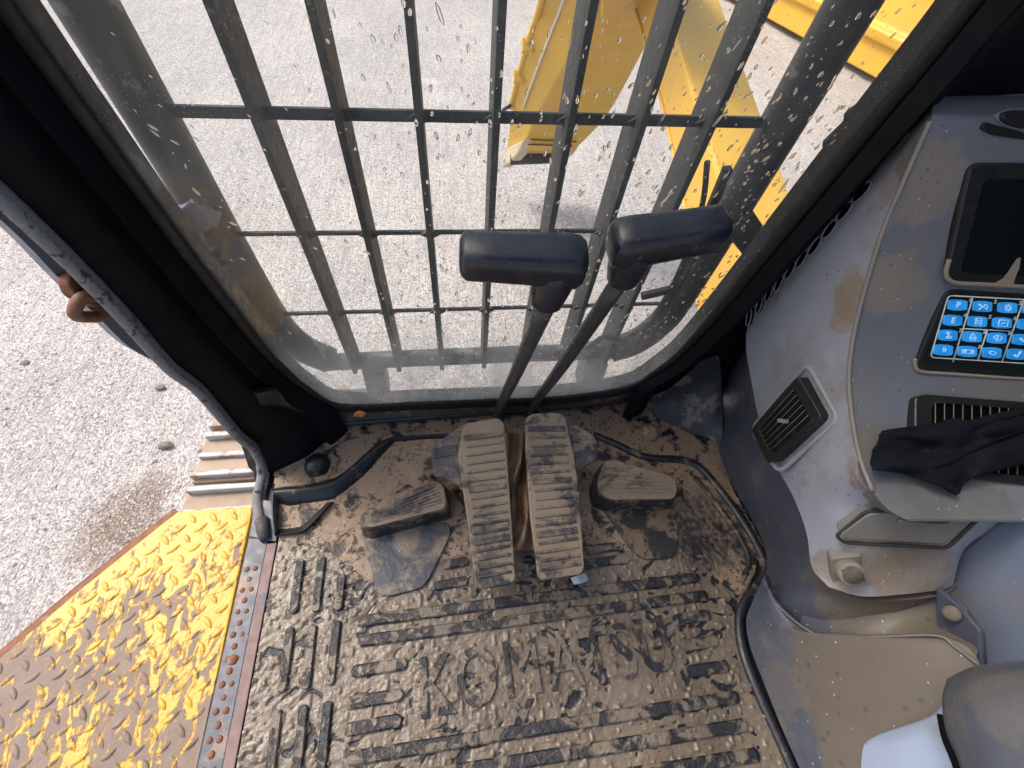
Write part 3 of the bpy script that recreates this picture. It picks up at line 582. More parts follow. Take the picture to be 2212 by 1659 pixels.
# ------------------------------------------------------------------ travel pedals
def PT(u, v_, dz=0.0): return PN(u, v_, (0, .2, .085 + dz), (0, -.12, 1))
def pedal(label, pad, wing, rl, rr):
    t = thing('travel_pedal', label, 'pedal', group='pair of long travel pedals')
    prism('pad', [PT(*q) for q in rnd(pad, 9, 4)], (0, 0.002, -.012), PAD, t, bevel=.003, seg=3)
    prism('wing_plate', [PT(*q, -.014) for q in rnd(wing, 7, 3)], (0, 0, -.006), PADR, t, bevel=.0015)
    n = 17
    for k in range(n):
        s_ = (k + .6) / n; P = PT(lerp(rl[0][0], rl[1][0], s_) + 3 * math.sin(k), lerp(rl[0][1], rl[1][1], s_), .0008); Q = PT(lerp(rr[0][0], rr[1][0], s_), lerp(rr[0][1], rr[1][1], s_), .0008)
        obj('tread_ridge', *bar(P, Q, .0052 if k % 6 else .012, .0045), PADR, t, bevel=.0015)
    for k in range(5):
        s_ = (k + .6) / 5; a_, b_ = wing[-1], wing[0]
        P = PT(lerp(wing[1][0], wing[2][0], s_) + (6 if wing[1][0] < 1100 else -6), lerp(wing[1][1], wing[2][1], s_), -.0138); x2 = lerp(rl[0][0], rl[0][0], 1) - 14 if wing[1][0] < 1100 else rr[0][0] + 14
        Q = PT(x2, lerp(wing[1][1], wing[2][1], s_) - 8, -.0138); obj('tread_ridge', *bar(P, Q, .0045, .004), PADR, t, bevel=.0012)
    P = PT(lerp(rl[0][0], rr[0][0], .5), lerp(rl[0][1], rr[1][1], .5), -.03)
    obj('pedal_bracket', *boxv((P[0], P[1], .045), (.018, 0, 0), (0, .03, 0), (0, 0, .05)), ROD, t, bevel=.004)
    return t
pedal('long ribbed travel pedal on the left, wing plate towards the door', ((1004, 914), (1076, 902), (1089, 912), (1096, 990), (1106, 1130), (1114, 1252), (1106, 1262), (1038, 1273), (1026, 1264), (1012, 1140), (1000, 1060), (989, 985), (996, 940)), ((1004, 912), (933, 965), (932, 990), (938, 1030), (962, 1031), (985, 1042), (1000, 1062), (1030, 1040), (1040, 930)), ((1001, 935), (1034, 1255)), ((1086, 925), (1106, 1242)))
pedal('long ribbed travel pedal on the right, wing plate towards the console', ((1135, 902), (1150, 893), (1205, 890), (1221, 900), (1241, 985), (1252, 1060), (1263, 1228), (1256, 1240), (1170, 1253), (1162, 1244), (1146, 1120), (1136, 990)), ((1208, 890), (1285, 944), (1291, 962), (1290, 995), (1268, 1003), (1246, 1022), (1200, 1030), (1190, 930)), ((1139, 915), (1168, 1240)), ((1220, 915), (1256, 1225)))
# crumpled boot between the pedals
gb = thing('pedal_gaiter', 'crumpled brown leather gaiter between the two pedals', 'gaiter')
LEA = plain('dusty_brown_leather', (.20, .125, .075), .65, .4, 30, .5, 120, spots=((.27, .20, .135), 20, .55))
rows = []
for i in range(9):
    r = []
    for j in range(9):
        u = 1085 + 75 * j / 8; v_ = 935 + 250 * i / 8; z = .03 + .028 * math.sin(j * 1.6 + i * .9) * math.sin(math.pi * j / 8) + .02 * random.random() + .02 * math.sin(math.pi * j / 8)
        r.append(PZ(u + 5 * math.sin(i * 1.3), v_, z))
    rows.append(r)
patch('folded_skin', rows, LEA, gb, (0, 0, -.01), 3, 3)
for pts in (((1000, 1052), (975, 1045), (962, 1052), (985, 1072), (1012, 1078)), ((936, 1012), (915, 1018), (925, 1030), (945, 1045))):
    patch('folded_edge', [[PZ(u, v_, .02), PZ(u + 12, v_ + 8, .034), PZ(u + 26, v_ + 14, .014)] for u, v_ in pts], LEA, gb, (0, 0, -.006), 3, 3)
# scrap of plastic
sp_ = patch('plastic_scrap', [[PZ(1232, 1248, .006), PZ(1246, 1244, .016), PZ(1264, 1238, .010)], [PZ(1236, 1256, .006), PZ(1250, 1253, .013), PZ(1270, 1248, .008)], [PZ(1240, 1263, .006), PZ(1256, 1260, .010), PZ(1268, 1256, .006)]], flat('clear_scrap', (.42, .46, .50), .15), None, (0, 0, -.001), 3, 3)
tag(sp_, 'small crumpled clear plastic scrap under the right pedal tip', 'scrap')

# ------------------------------------------------------------------ travel levers
def grip_mesh(c, ax, up, L, prof):
    ax = np.array(ax, float); ax /= np.linalg.norm(ax); up = np.array(up, float); up -= ax * (up @ ax); up /= np.linalg.norm(up); s = np.cross(ax, up); v = []; n = 20
    for t, ru, rs, oz in prof:
        for j in range(n):
            a = 2 * math.pi * j / n; ca, sa = math.cos(a), math.sin(a); e = .62
            v.append(c + ax * t * L + up * (ru * math.copysign(abs(sa) ** e, sa) + oz) + s * rs * math.copysign(abs(ca) ** e, ca))
    k = len(prof); f = [(i * n + j, i * n + (j + 1) % n, (i + 1) * n + (j + 1) % n, (i + 1) * n + j) for i in range(k - 1) for j in range(n)] + [tuple(range(n))[::-1], tuple((k - 1) * n + j for j in range(n))]
    return v, f
GP = [(-0.5, 0.004, 0.004, 0), (-0.497, 0.0139, 0.0134, 0), (-0.48, 0.0186, 0.0179, 0), (-0.44, 0.0215, 0.0218, 0), (-0.2, 0.0215, 0.0224, -0.001), (0.1, 0.0226, 0.0235, -0.0015), (0.32, 0.0249, 0.0241, -0.003), (0.43, 0.0244, 0.0235, -0.004), (0.48, 0.0197, 0.019, -0.004), (0.497, 0.0128, 0.0123, -0.004), (0.5, 0.004, 0.004, -0.004)]
def lever(label, base, mid, neck, ga, gb_, depth):
    t = thing('travel_lever', label, 'lever', group='pair of travel levers')
    A = C0 + ray(*ga) * depth[0]; B = C0 + ray(*gb_) * depth[1]; N = C0 + ray(*neck) * depth[2]
    b0 = PZ(*base, .035); m_ = b0 + np.array([0, .004, .05]); M = N
    pts = cr([b0 + np.array([0, .01, -.04]), b0, PZ(*mid, .10) * .5 + (b0 + (N - b0) * .13) * .5, b0 + (N - b0) * .5, N], 6)
    tube('rod', pts, [.0080 + .0030 * min(1, k_ / (len(pts) - 1) * 1.3) for k_ in range(len(pts))], ROD, t, 14)
    L = np.linalg.norm(B - A); ax = (B - A) / L; c = (A + B) / 2; up = np.array([-.1, -.25, 1.0])
    g = obj('grip', *grip_mesh(c, ax, up, L, GP), GLOSS, t, True)
    d = N - (B - ax * .026); q = [B - ax * .028 + d * s_ for s_ in (-.05, .2, .5, .75, .95, 1.0, 1.0)]
    q[-1] = q[-2] + d * .01
    tube('neck', q, [.021, .023, .0225, .0205, .0185, .0165, .010], GLOSS, t, 16)
    return t
lever('left travel lever with black T grip turned towards the door', (1074, 896), (1085, 862), (1182, 655), (992, 552), (1268, 562), (.465, .475, .52))
lever('right travel lever with black T grip turned towards the console', (1148, 888), (1165, 850), (1340, 606), (1566, 492), (1316, 527), (.50, .495, .545))

# ------------------------------------------------------------------ windshield, frame, sill
GE = [(25, 0), (228, 285), (423, 553), (567, 740), (620, 796), (667, 836), (737, 872), (900, 868), (1050, 862), (1204, 856), (1354, 833), (1420, 795), (1474, 750), (1560, 650), (1640, 553), (1715, 440), (1875, 277), (2085, 0)]
ge = [PW(*q) for q in GE]
for p in ge[-4:]: p[:] = wpt(.474 + .026 * (p[2] - .5) / .35, p[2])
top_l = wpt(-.345, 1.35); top_r = wpt(.475, 1.35)
ring = [wpt(-.345, 1.2)] + ge + [wpt(.502, 1.0), wpt(.502, 1.2)]
ringc = cr(ring, 5)
ringc = [wpt(-.31, 1.33)] + ringc + [wpt(.44, 1.33)]
ws = thing('windshield', 'rain spotted dirty windshield glass in front of the levers', 'windshield')
prism('glass_pane', [p - WN * .001 for p in ringc], WN * .0015, GLASS, ws)
# drops
def drops():
    ico = bmesh.new(); bmesh.ops.create_icosphere(ico, subdivisions=2, radius=1); bv = np.array([q.co[:] for q in ico.verts]); bf = [tuple(q.index for q in p.verts) for p in ico.faces]; ico.free()
    V = []; Fc = []; n = 0; ax = np.array([1, 0, 0]); ay = np.array([0, -math.sin(LEAN), math.cos(LEAN)]); az = WN
    poly = [(p[0], p[2]) for p in ringc]; tries = 0
    while n < 1500 and tries < 9000:
        tries += 1; x_ = rng.uniform(-.34, .47); z_ = rng.uniform(.12, .86)
        w_ = .25 + .75 * np.clip((x_ + .15) / .35, 0, 1)
        if z_ < .3: w_ *= .5
        if rng.random() > w_ or not inside(np.array([x_]), np.array([z_]), poly)[0]: continue
        r = .0006 + .0018 * rng.random() ** 2.2; el = 1.2 + 1.4 * rng.random() + (3.5 * rng.random() if rng.random() < .07 else 0); tl = rng.normal(0, .25) - (.25 if x_ > .15 else 0) + (.5 if x_ < -.1 else 0)
        if x_ < -.15: el *= 1.7; r *= .6
        c = wpt(x_, z_) + WN * .0012
        d = ay * math.cos(tl) + ax * -math.sin(tl) ; e = ax * math.cos(tl) + ay * math.sin(tl); o = len(V); q = bv.copy(); q[:, 0] *= 1 - .3 * (q[:, 1] > 0) * q[:, 1]
        V.extend(c + q[:, :1] * e * r + q[:, 1:2] * d * r * el + q[:, 2:] * az * r * .55); Fc.extend(tuple(i + o for i in p) for p in bf); n += 1
    tag(obj('water_drops', V, Fc, DROP, ws, True), kind='stuff')
drops()
# rubber gasket and cab front frame
cf = thing('cab_frame', 'black steel cab frame with pillars around the windshield', 'cab frame')
gk = ringc
def gasket(inner, width, inset, m, name):
    c = np.mean(gk, 0); v = []; n = len(gk)
    for p, a, b in zip(gk, [gk[-1]] + gk[:-1], gk[1:] + [gk[0]]):
        t = b - a; t /= np.linalg.norm(t) + 1e-9; o = np.cross(t, WN); o /= np.linalg.norm(o) + 1e-9
        if o @ (p - c) < 0: o = -o
        v += [p + o * inner - WN * .004, p + o * (inner + .003) - WN * inset, p + o * (inner + width) - WN * inset, p + o * (inner + width) + WN * .03, p + o * inner + WN * .03]
    f = [(i * 5 + j, i * 5 + (j + 1) % 5, ((i + 1) % n) * 5 + (j + 1) % 5, ((i + 1) % n) * 5 + j) for i in range(n) for j in range(5)]
    return obj(name, v, f, m, cf, True)
gasket(-.002, .030, .006, plain('rusty_black_gasket', (.007, .006, .006), .6, .5, 25, .3, spots=((.05, .032, .024), 16, .62)), 'window_gasket')
# left pillar: strip of sections by height
def interp(tab, z): zz = [t[2] for t in tab]; return np.array([np.interp(z, zz, [t[i] for t in tab]) for i in (0, 1)] + [z])
Dtab = sorted([tuple(PX(u, v_, -.42)) for u, v_ in ((0, 433), (160, 583), (260, 686), (350, 786), (417, 836), (500, 930), (540, 963), (555, 1020))], key=lambda t: t[2]) + [(-.42, .42, .9), (-.42, .40, 1.3)]
Dtab = [(-.42, .485, 0.0)] + [t for t in Dtab if t[2] > .03]
Gtab = sorted([tuple(p) for p in ge[:7]], key=lambda t: t[2]) + [tuple(wpt(-.345, 1.3))]
Gtab = [(-.235, .60, 0.0)] + Gtab
rows = []
for z in (1.3, 1.05, .9, .8, .7, .6, .5, .4, .3, .22, .15, .09, .04, 0):
    g = interp(Gtab, z) + np.array([-.014, -.010, 0]); d = interp(Dtab, z); mid = (g + d) / 2 + np.array([.006, -.005, 0]); q1 = lerp(g, d, .22) + np.array([.006, -.010, 0]); q2 = lerp(g, d, .28) + np.array([-.002, .002, 0]); q3 = lerp(g, d, .85) + np.array([.004, -.002, 0])
    rows.append([g, q1, q2, mid, q3, d])
patch('left_pillar', rows, BLACKP, cf, (-.03, .03, 0), 3, 3)
# right pillar
Gr = sorted([tuple(p) for p in ge[10:]], key=lambda t: t[2]) + [tuple(wpt(.502, 1.3))]
rows = []
for z in (1.3, 1.05, .9, .8, .7, .6, .5, .4, .3, .2, .12, .05, 0):
    g = interp(Gr, max(z, .12)); g[2] = z; g = g + np.array([.014, -.010, 0]); rows.append([g, g + np.array([.018, -.016, 0]), g + np.array([.022, -.006, 0]), g + np.array([.05, .004, 0]), g + np.array([.10, .035, 0]), g + np.array([.34, .06, 0])])
patch('right_pillar', rows, BLACKP, cf, (.03, .03, 0), 3, 3)
prism('right_wall', [(.84, .54, 0), (.84, -.5, 0), (.84, -.5, 1.0), (.84, .54, 1.3)], (.03, 0, 0), BLACKP, cf)
ROOF = plain('unseen_roof_grey', (.20, .20, .19), .8, .2)
prism('unseen_roof', [(-.46, -1.0, 1.62), (.86, -1.0, 1.62), (.86, -.15, 1.62), (-.46, -.15, 1.62)], (0, 0, .05), ROOF, cf)  # unseen; added, with its front left off, to shape the cab light
# outer window seal strip with tabs on the right
sl = [PW(u, v_, .64) for u, v_ in ((2066, 0), (2000, 75), (1930, 165), (1880, 215), (1838, 240), (1828, 252), (1826, 268), (1800, 292), (1782, 310), (1780, 322), (1792, 348), (1840, 300), (1900, 210), (2000, 100), (2110, 0))]
prism('outer_seal_flange', sl, WN * .006, STEEL, cf)
# front sill between glass and mat
SILLM = plain('dirty_window_sill', (.06, .048, .04), .6, .4, 22, .4, spots=((.17, .12, .085), 14, .5))
srow = []
for (u, v_), (u2, v2) in zip(((700, 880), (800, 884), (900, 878), (1050, 870), (1204, 864), (1340, 846), (1410, 815)), ((690, 920), (780, 914), (900, 905), (1050, 893), (1204, 881), (1330, 868), (1420, 838))):
    p = PW(u, v_); q = PZ(u2, v2, .022); srow.append([p + np.array([0, .01, 0]), lerp(p, q, .35) + np.array([0, .004, -.012]), lerp(p, q, .8) + np.array([0, 0, -.012]), q])
patch('front_sill', srow, SILLM, cf, (0, .01, -.03), 4, 3)
tube('sill_rail', [PZ(u, v_, .022) for u, v_ in ((640, 895), (690, 915), (760, 913), (900, 903), (1050, 892), (1204, 880), (1304, 870), (1380, 852), (1440, 822), (1490, 782))], .0065, RUBBER, cf, 8, sub=5)
tube('sill_rail', [PZ(u, v_, .030) for u, v_ in ((700, 906), (760, 903), (900, 893), (1050, 882), (1204, 870), (1304, 860), (1385, 840))], .003, SILLM, cf, 6, sub=5)
# fuzzy door seal
ds = thing('door_seal', 'worn grey fuzzy door seal along the open door edge', 'door seal')
FZ = plain('grey_worn_felt', (.17, .175, .18), .8, .5, 70, 1.0, 260, spots=((.035, .035, .04), 70, .56))
dp = cr([(-.424, .40, 1.2), (-.424, .42, .9)] + [tuple(PX(u, v_, -.424) + np.array([.010, -.002, 0])) for u, v_ in ((0, 440), (160, 590), (260, 692), (350, 790), (417, 842), (500, 936), (540, 970), (556, 1020))] + [tuple(PZ(556, 1075, .0)), tuple(PZ(562, 1130, .0))], 16)
rr = [.0100 + .0004 * random.random() for _ in dp]
tube('seal_strip', dp, rr, FZ, ds, 12)
tube('seal_end', [PZ(565, 1120, .006), PZ(568, 1145, .006), PZ(574, 1166, .002)], [.012, .0125, .010], plain('rusty_seal_end', (.06, .055, .055), .6, .4, 30, .3, spots=((.22, .11, .07), 24, .52)), ds, 12)
fv = []; ff = []
for i in range(4, len(dp) - 1):
    for k in range(8):
        p = dp[i] + (dp[i + 1] - dp[i]) * random.random(); dirv = np.array([.6 + .5 * random.random(), -.35 - .3 * random.random(), .5 * (random.random() - .5)]); dirv /= np.linalg.norm(dirv); L = .009 + .006 * random.random()
        s_ = np.cross(dirv, [0, 0, 1]) * .0006 + np.array([0, 0, .0004]); o = len(fv); fv += [p + s_, p - s_, p + dirv * (L + .006)]; ff.append((o, o + 1, o + 2))
tag(obj('bristles', fv, ff, FZ, ds), kind='stuff')
# outside: blue grey door post panel with catch
dpn = thing('door_post', 'blue grey painted outer door post flange seen below the seal', 'door post')
patch('flange', [[PX(u, v_, -.462) for u, v_ in r] for r in (((30, 400), (-80, 400)), ((130, 520), (50, 520)), ((190, 583), (110, 583)), ((230, 620), (146, 620)), ((290, 686), (213, 686)), ((350, 750), (280, 750)), ((380, 795), (352, 790)))], BLUEST, dpn, (-.02, .012, 0), 4, 3)
patch('lower_flange', [[PX(u, v_, -.440) for u, v_ in r] for r in (((430, 838), (413, 836)), ((475, 875), (440, 866)), ((520, 920), (474, 908)), ((550, 960), (515, 952)), ((570, 1000), (541, 990)), ((575, 1060), (551, 1040)))], BLUEST, dpn, (.01, .012, 0), 4, 3)
prism('sill_upright', [PZ(u, v_, -.004) for u, v_ in ((556, 1010), (577, 1090), (572, 1160), (540, 1160), (546, 1100))], (0, 0, -.05), BLUEST, dpn, bevel=.002)
dc = thing('door_catch', 'rusty steel door catch lug with square ring on the door post', 'door catch')
plate = [PX(u, v_, -.448) for u, v_ in rnd(((152, 592), (178, 582), (215, 600), (245, 640), (232, 668), (196, 655), (162, 640), (149, 612)), 14, 4)]
prism('lug_plate', plate, (-.014, 0, 0), RUST, dc, bevel=.003)
pl2 = [PX(u, v_, -.446) for u, v_ in rnd(((170, 600), (205, 603), (235, 632), (200, 634), (178, 622)), 9, 4)]
prism('washer_plate', pl2, (-.003, 0, 0), plain('greyed_steel', (.22, .21, .18), .6, .4, 30, .4), dc, bevel=.001)
tube('bolt_hole', [PX(196, 613, -.4455), PX(196, 613, -.455)], .0065, VOID, dc, 12)
rg = [PX(u, v_, x_) for u, v_, x_ in ((178, 642, -.444), (162, 668, -.452), (168, 682, -.456), (200, 684, -.456), (220, 680, -.452), (238, 656, -.444), (210, 640, -.441))]
tube('catch_ring', rg, .0078, RUST, dc, 10, True, sub=5)

# ------------------------------------------------------------------ window guard outside
gd = thing('window_guard', 'dark steel bar guard with grey tube frame outside the windshield', 'window guard')
GY = .722
def gp(x, z): return wpt(x, z, GY)
xs = [-.2235 + .0962 * i for i in range(7)]; zs = [.857, .667, .478, .283]
for i, x_ in enumerate(xs):
    w_ = .013
    o = obj('upright_bar', *bar(gp(x_, .10), gp(x_, 1.25), .062, .0095, up=(1, 0, 0)), STEEL, gd, bevel=.001)
for i, z_ in enumerate(zs):
    w_ = .020 if i < 2 else .009
    obj('cross_bar', *bar(gp(-.33, z_) - WN * .004, gp(.44, z_) - WN * .004, .006, .0145 if i < 2 else .0065, up=(0, 0, 1)), STEEL, gd, bevel=.001)
gvv = []
for x_ in xs:
    for z_ in zs:
        g = .0125; pts = [gp(x_ + a * g, z_ + b * g) - WN * .011 for a, b in ((-1.25, 0), (-.45, .45), (0, 1.25), (.45, .45), (1.25, 0), (.45, -.45), (0, -1.25), (-.45, -.45))]
        prism('corner_gusset', pts, WN * .004, STEEL, gd)
tube('side_tube', [gp(-.352, 1.3), gp(-.352, .7), gp(-.352, .42), gp(-.346, .25), gp(-.325, .17), gp(-.28, .115)], .030, TUBE, gd, 14, sub=6)
tube('side_tube', [gp(.472, 1.3), gp(.472, .7), gp(.470, .3), gp(.455, .2), gp(.42, .14), gp(.37, .11)], .030, STEEL, gd, 14, sub=6)
tube('bottom_tube', [gp(-.30, .105), gp(-.1, .108), gp(.2, .108), gp(.40, .105)], .020, TUBE, gd, 14)
obj('mount_leg', *bar(gp(-.185, .10), gp(-.195, -.05), .055, .05, up=(1, 0, 0)), TUBE, gd, bevel=.004)
obj('mount_leg', *bar(gp(.335, .10), gp(.345, -.05), .075, .05, up=(1, 0, 0)), TUBE, gd, bevel=.004)
obj('mount_arm', *bar(PW(450, 445, .70), PW(372, 500, .69), .042, .03, up=(0, 1, 0)), BLUEST, gd, bevel=.004)
obj('mount_arm', *bar(PW(500, 520, .70), PW(430, 590, .69), .028, .03, up=(0, 1, 0)), STEEL, gd, bevel=.004)
obj('mount_arm', *bar(PW(1590, 470, .70), PW(1655, 560, .70), .05, .03, up=(0, 1, 0)), STEEL, gd, bevel=.004)
# ------------------------------------------------------------------ wiper
wp = thing('wiper', 'black wiper arm and blade resting outside the windshield behind the right lever', 'wiper')
def PWo(u, v_): return PW(u, v_, .64)
obj('wiper_arm', *bar(PWo(1573, 362), PWo(1455, 640), .012, .012, up=WN), BLK, wp, bevel=.002)
tube('blade', [PWo(u, v_) for u, v_ in ((1528, 350), (1515, 450), (1470, 580), (1410, 690), (1352, 772))], .0042, RUBBER, wp, 8, sub=4)
tube('blade_holder', [PWo(u, v_) - WN * .004 for u, v_ in ((1505, 540), (1462, 610), (1415, 690), (1372, 755))], [.004, .010, .0085, .004], BLK, wp, 8)
obj('blade_bridge', *bar(PWo(1385, 640), PWo(1450, 625), .014, .010, up=WN), BLK, wp, bevel=.002)
tube('wiper_link', [PWo(u, v_) for u, v_ in ((1268, 755), (1305, 728), (1345, 735), (1400, 700))], .006, BLK, wp, 8, sub=4)
# orange leaf
lf_ = patch('dry_leaf', [[PZ(764, 902, 0.075), PZ(772, 900, 0.077), PZ(782, 902, 0.075)], [PZ(765, 893, 0.095), PZ(774, 892, 0.101), PZ(787, 896, 0.093)], [PZ(772, 889, 0.101), PZ(780, 888, 0.105), PZ(791, 893, 0.095)]], plain('dry_orange_leaf', (.55, .20, .07), .7, .4, 60, .4), None, (0, .001, -.001), 4, 4)
tag(lf_, 'small curled orange dry leaf on the window sill', 'leaf')

# ================================================================== right console
cn = thing('control_console', 'dusty blue grey control console with monitor and keypad at the right of the cab', 'console')
SX = .58
def PXC(u, v_, x): return PX(u, v_, x * .92)
LB = (.275, .29, .33)
def rgb(*c): return c
DUST = (.20, .16, .115)
SIDE = con_mat('light_blue_grey_plastic', LB, [
    (PXC(1835, 645, SX), .030, .85, .45, (.24, .17, .11)), (PXC(1815, 690, SX), .022, .7, .5, (.24, .17, .11)), (PXC(1835, 600, SX), .018, .6, .5, (.26, .20, .14)),
    (PXC(1925, 390, SX), .030, .7, .4, (.27, .22, .16)), (PXC(1672, 822, SX), .006, .9, .5, (.25, .09, .05)), (PXC(1690, 812, SX), .004, .5, .5, (.25, .15, .08)),
    (PXC(1845, 1005, SX), .012, .6, .5, (.22, .16, .11)), (PXC(1855, 1040, SX), .014, .7, .6, (.2, .14, .1)), (PXC(1790, 770, SX), .012, .5, .4, (.36, .34, .30)), (PXC(1820, 1100, SX), .010, .6, .6, (.22, .10, .07)),
    (PXC(1900, 1190, .66), .055, .8, .35, DUST), (PXC(1800, 1240, .61), .035, .75, .35, DUST), (PXC(1980, 1240, .70), .06, .8, .3, DUST), (PXC(1960, 1120, .66), .05, .6, .4, DUST)])
g4 = lambda *r: [PXC(*q) for q in r]
rows = [g4((1998, 262, .602), (2003, 262, .594), (2007, 262, .586), (2010, 262, SX)),
        g4((1903, 366, .602), (1922, 378, .592), (1940, 387, .585), (1956, 392, SX)),
        g4((1768, 514, .602), (1815, 524, .590), (1860, 532, .584), (1898, 537, SX)),
        g4((1618, 692, .604), (1700, 694, .590), (1780, 700, .583), (1848, 705, SX)),
        g4((1628, 850, .602), (1700, 850, .589), (1775, 850, .582), (1836, 850, SX)),
        g4((1662, 975, .600), (1735, 975, .588), (1800, 972, .583), (1852, 970, SX)),
        g4((1712, 1070, .597), (1775, 1068, .588), (1835, 1062, .586), (1885, 1062, .587)),
        g4((1742, 1150, .593), (1830, 1140, .600), (1950, 1136, .66), (2150, 1108, .775)),
        g4((1754, 1225, .592), (1840, 1228, .617), (1955, 1218, .69), (2062, 1192, .755)),
        g4((1790, 1268, .597), (1860, 1288, .632), (1950, 1284, .69), (2036, 1274, .755))]
patch('side_panel', rows, SIDE, cn, (.03, .005, -.01), 5, 6)
# dark trim in front of and below the side panel
tl_ = [(1606, 694, 1624, 700), (1565, 753, 1630, 790), (1551, 806, 1634, 850), (1558, 886, 1660, 930), (1551, 943, 1680, 985), (1558, 990, 1700, 1030), (1585, 1053, 1730, 1090), (1615, 1106, 1752, 1150), (1648, 1173, 1762, 1200), (1655, 1216, 1772, 1230), (1650, 1250, 1800, 1270), (1676, 1300, 1870, 1296), (1735, 1353, 1960, 1296), (1786, 1373, 2040, 1286)]
rows = []
for i, (u, v_, u2, v2) in enumerate(tl_):
    x2 = .610 if i < 10 else (.612, .65, .705, .765)[i - 10]; x1 = PZ(u, v_, 0.004)[0] / .92
    if i >= 11: x1 = (.605, .62, .64)[i - 11]
    rows.append([PXC(u, v_, x1), PXC(lerp(u, u2, .4), lerp(v_, v2, .4), lerp(x1, x2, .35) - .004), PXC(u2, v2, x2)])
TRIM = con_mat('dark_blue_trim', (.062, .068, .092), [(PXC(1850, 1330, .64), .07, .9, .25, (.118, .098, .075)), (PXC(1960, 1330, .68), .08, .9, .25, (.118, .098, .075))], speck=.6, blots=.6)
patch('corner_trim', rows, TRIM, cn, (.03, .01, 0), 4, 5)
# defrost slots along the front edge
for (u, v_, a) in ((1610, 678, 78), (1632, 652, 72), (1653, 627, 68), (1675, 603, 64), (1699, 577, 60), (1724, 552, 57), (1752, 525, 54), (1785, 487, 52), (1816, 450, 50), (1853, 408, 46)):
    p = PXC(u + 9, v_ + 7, .5985); a_ = math.radians(a); px_ = .00125 * .6
    d1 = PXC(u + 9 + 10 * math.cos(a_), v_ + 7 - 10 * math.sin(a_), .5985) - p; d1 /= np.linalg.norm(d1); d2 = np.cross([-1, 0, 0], d1)
    pts = [p + d1 * .0170 * math.cos(t) + d2 * .0066 * math.sin(t) + np.array([-.0008, 0, 0]) for t in np.linspace(0, 2 * math.pi, 16, endpoint=False)]
    s_ = prism('defrost_slot', pts, (.012, 0, 0), VOID, cn)
    tube('slot_lip', [q + np.array([-.0006, 0, 0]) for q in pts], .0012, plain('slot_lip_plastic', (.24, .25, .27), .6, .3) if u == 1610 else bpy.data.materials['slot_lip_plastic'], s_, 5, True)
# dash surface: profile along the seam, run to the right
SM = [(2010, 262), (1975, 340), (1945, 410), (1915, 480), (1888, 560), (1865, 640), (1847, 715), (1836, 790), (1836, 850), (1846, 930), (1862, 1000), (1886, 1060)]
E_ = np.array([1, -.10, .03]); E_ /= np.linalg.norm(E_)
sm = [PXC(u, v_, SX) for u, v_ in SM]
top_ = [sm[0] + np.array([.058, .075, .000]), sm[0] + np.array([0.028, .040, .007]), sm[0] + np.array([0.009, .015, .005])]
bot_ = [PXC(1918, 1100, .588), PXC(1965, 1126, .61), PXC(1985, 1130, .63) + np.array([0, .02, -.02])]
prof = top_ + sm + bot_
nrow = []
for p in prof: nrow.append([p, p + E_ * .01, p + E_ * .06, p + E_ * .14, p + E_ * .24, p + E_ * .36])
DASH = con_mat('dark_grey_dash_plastic', (.140, .147, .168), [
    (PXC(1960, 620, .62), .045, .85, .35, (.21, .18, .145)), (PXC(1920, 640, .60), .03, .8, .4, (.21, .18, .145)), (PXC(1990, 400, .60), .05, .75, .35, (.24, .20, .15)), (PXC(1925, 600, .60), .03, .7, .4, (.22, .19, .15)), (PXC(1890, 960, .60), .025, .7, .3, (.17, .145, .115)),
    (PXC(1990, 1075, .63), .05, .6, .4, (.10, .102, .092)), (PXC(2120, 1090, .70), .08, .6, .4, (.095, .10, .09)), (PXC(2120, 830, .70), .06, .45, .4, (.13, .14, .14))])
patch('dash_panel', nrow, DASH, cn, (.01, .02, -.03), 3, 3)
tube('seam_bead', [p + np.array([-.0008, -.0003, .0002]) for p in sm], .0030, con_mat('dust_in_seam', (.19, .175, .155), [], speck=.2), cn, 8, sub=4)
# top face of console
patch('top_cover', [[rows_[0] + d for rows_ in ([prof[0]],) for d in (np.array([0, 0, 0]), E_ * .1, E_ * .3)], [prof[0] + np.array([-.0, .05, .0]) + d for d in (np.array([0, 0, 0]), E_ * .1, E_ * .3)], [prof[0] + np.array([.02, .10, -.03]) + d for d in (np.array([0, 0, 0]), E_ * .1, E_ * .3)]], DASH, cn, (0, 0, -.01), 4, 4)
# bvh to lay pieces onto the dash
dv, df = gridv(nrow, 3, 3, (.01, .02, -.03)); BV = BVHTree.FromPolygons([tuple(map(float, p)) for p in dv], df)
def PD(u, v_):
    h = BV.ray_cast(Vector(C0), Vector(ray(u, v_)).normalized())
    return np.array(h[0]) if h[0] else None
def plane_of(pts):
    P = np.array([p for p in (PD(*q) for q in pts) if p is not None]); c = P.mean(0); n = np.linalg.svd(P - c)[2][2]; n = n if n @ (C0 - c) > 0 else -n; return c, n
def on(u, v_, pl, lift=0.0): return PN(u, v_, pl[0] + pl[1] * lift, pl[1])
pc_ = plane_of(((2120, 260), (2200, 250), (2150, 300), (2200, 310)))
for r_, hh in ((1.0, .006), (.78, .010)):
    prism('speaker_ring' if r_ == 1 else 'speaker_cap', [on(2212 + 58 * r_ * math.cos(t), 256 + 24 * r_ * math.sin(t) + 6 * math.cos(t), pc_, hh) for t in np.linspace(0, 6.2832, 28, endpoint=False)], -pc_[1] * .01, BLK if r_ < 1 else DASH, cn, bevel=.002)
prism('speaker_notch', [on(*q, pc_, .004) for q in rnd(((2128, 262), (2160, 272), (2230, 288), (2230, 304), (2150, 290), (2122, 276)), 8, 3)], -pc_[1] * .008, BLK, cn, bevel=.001)
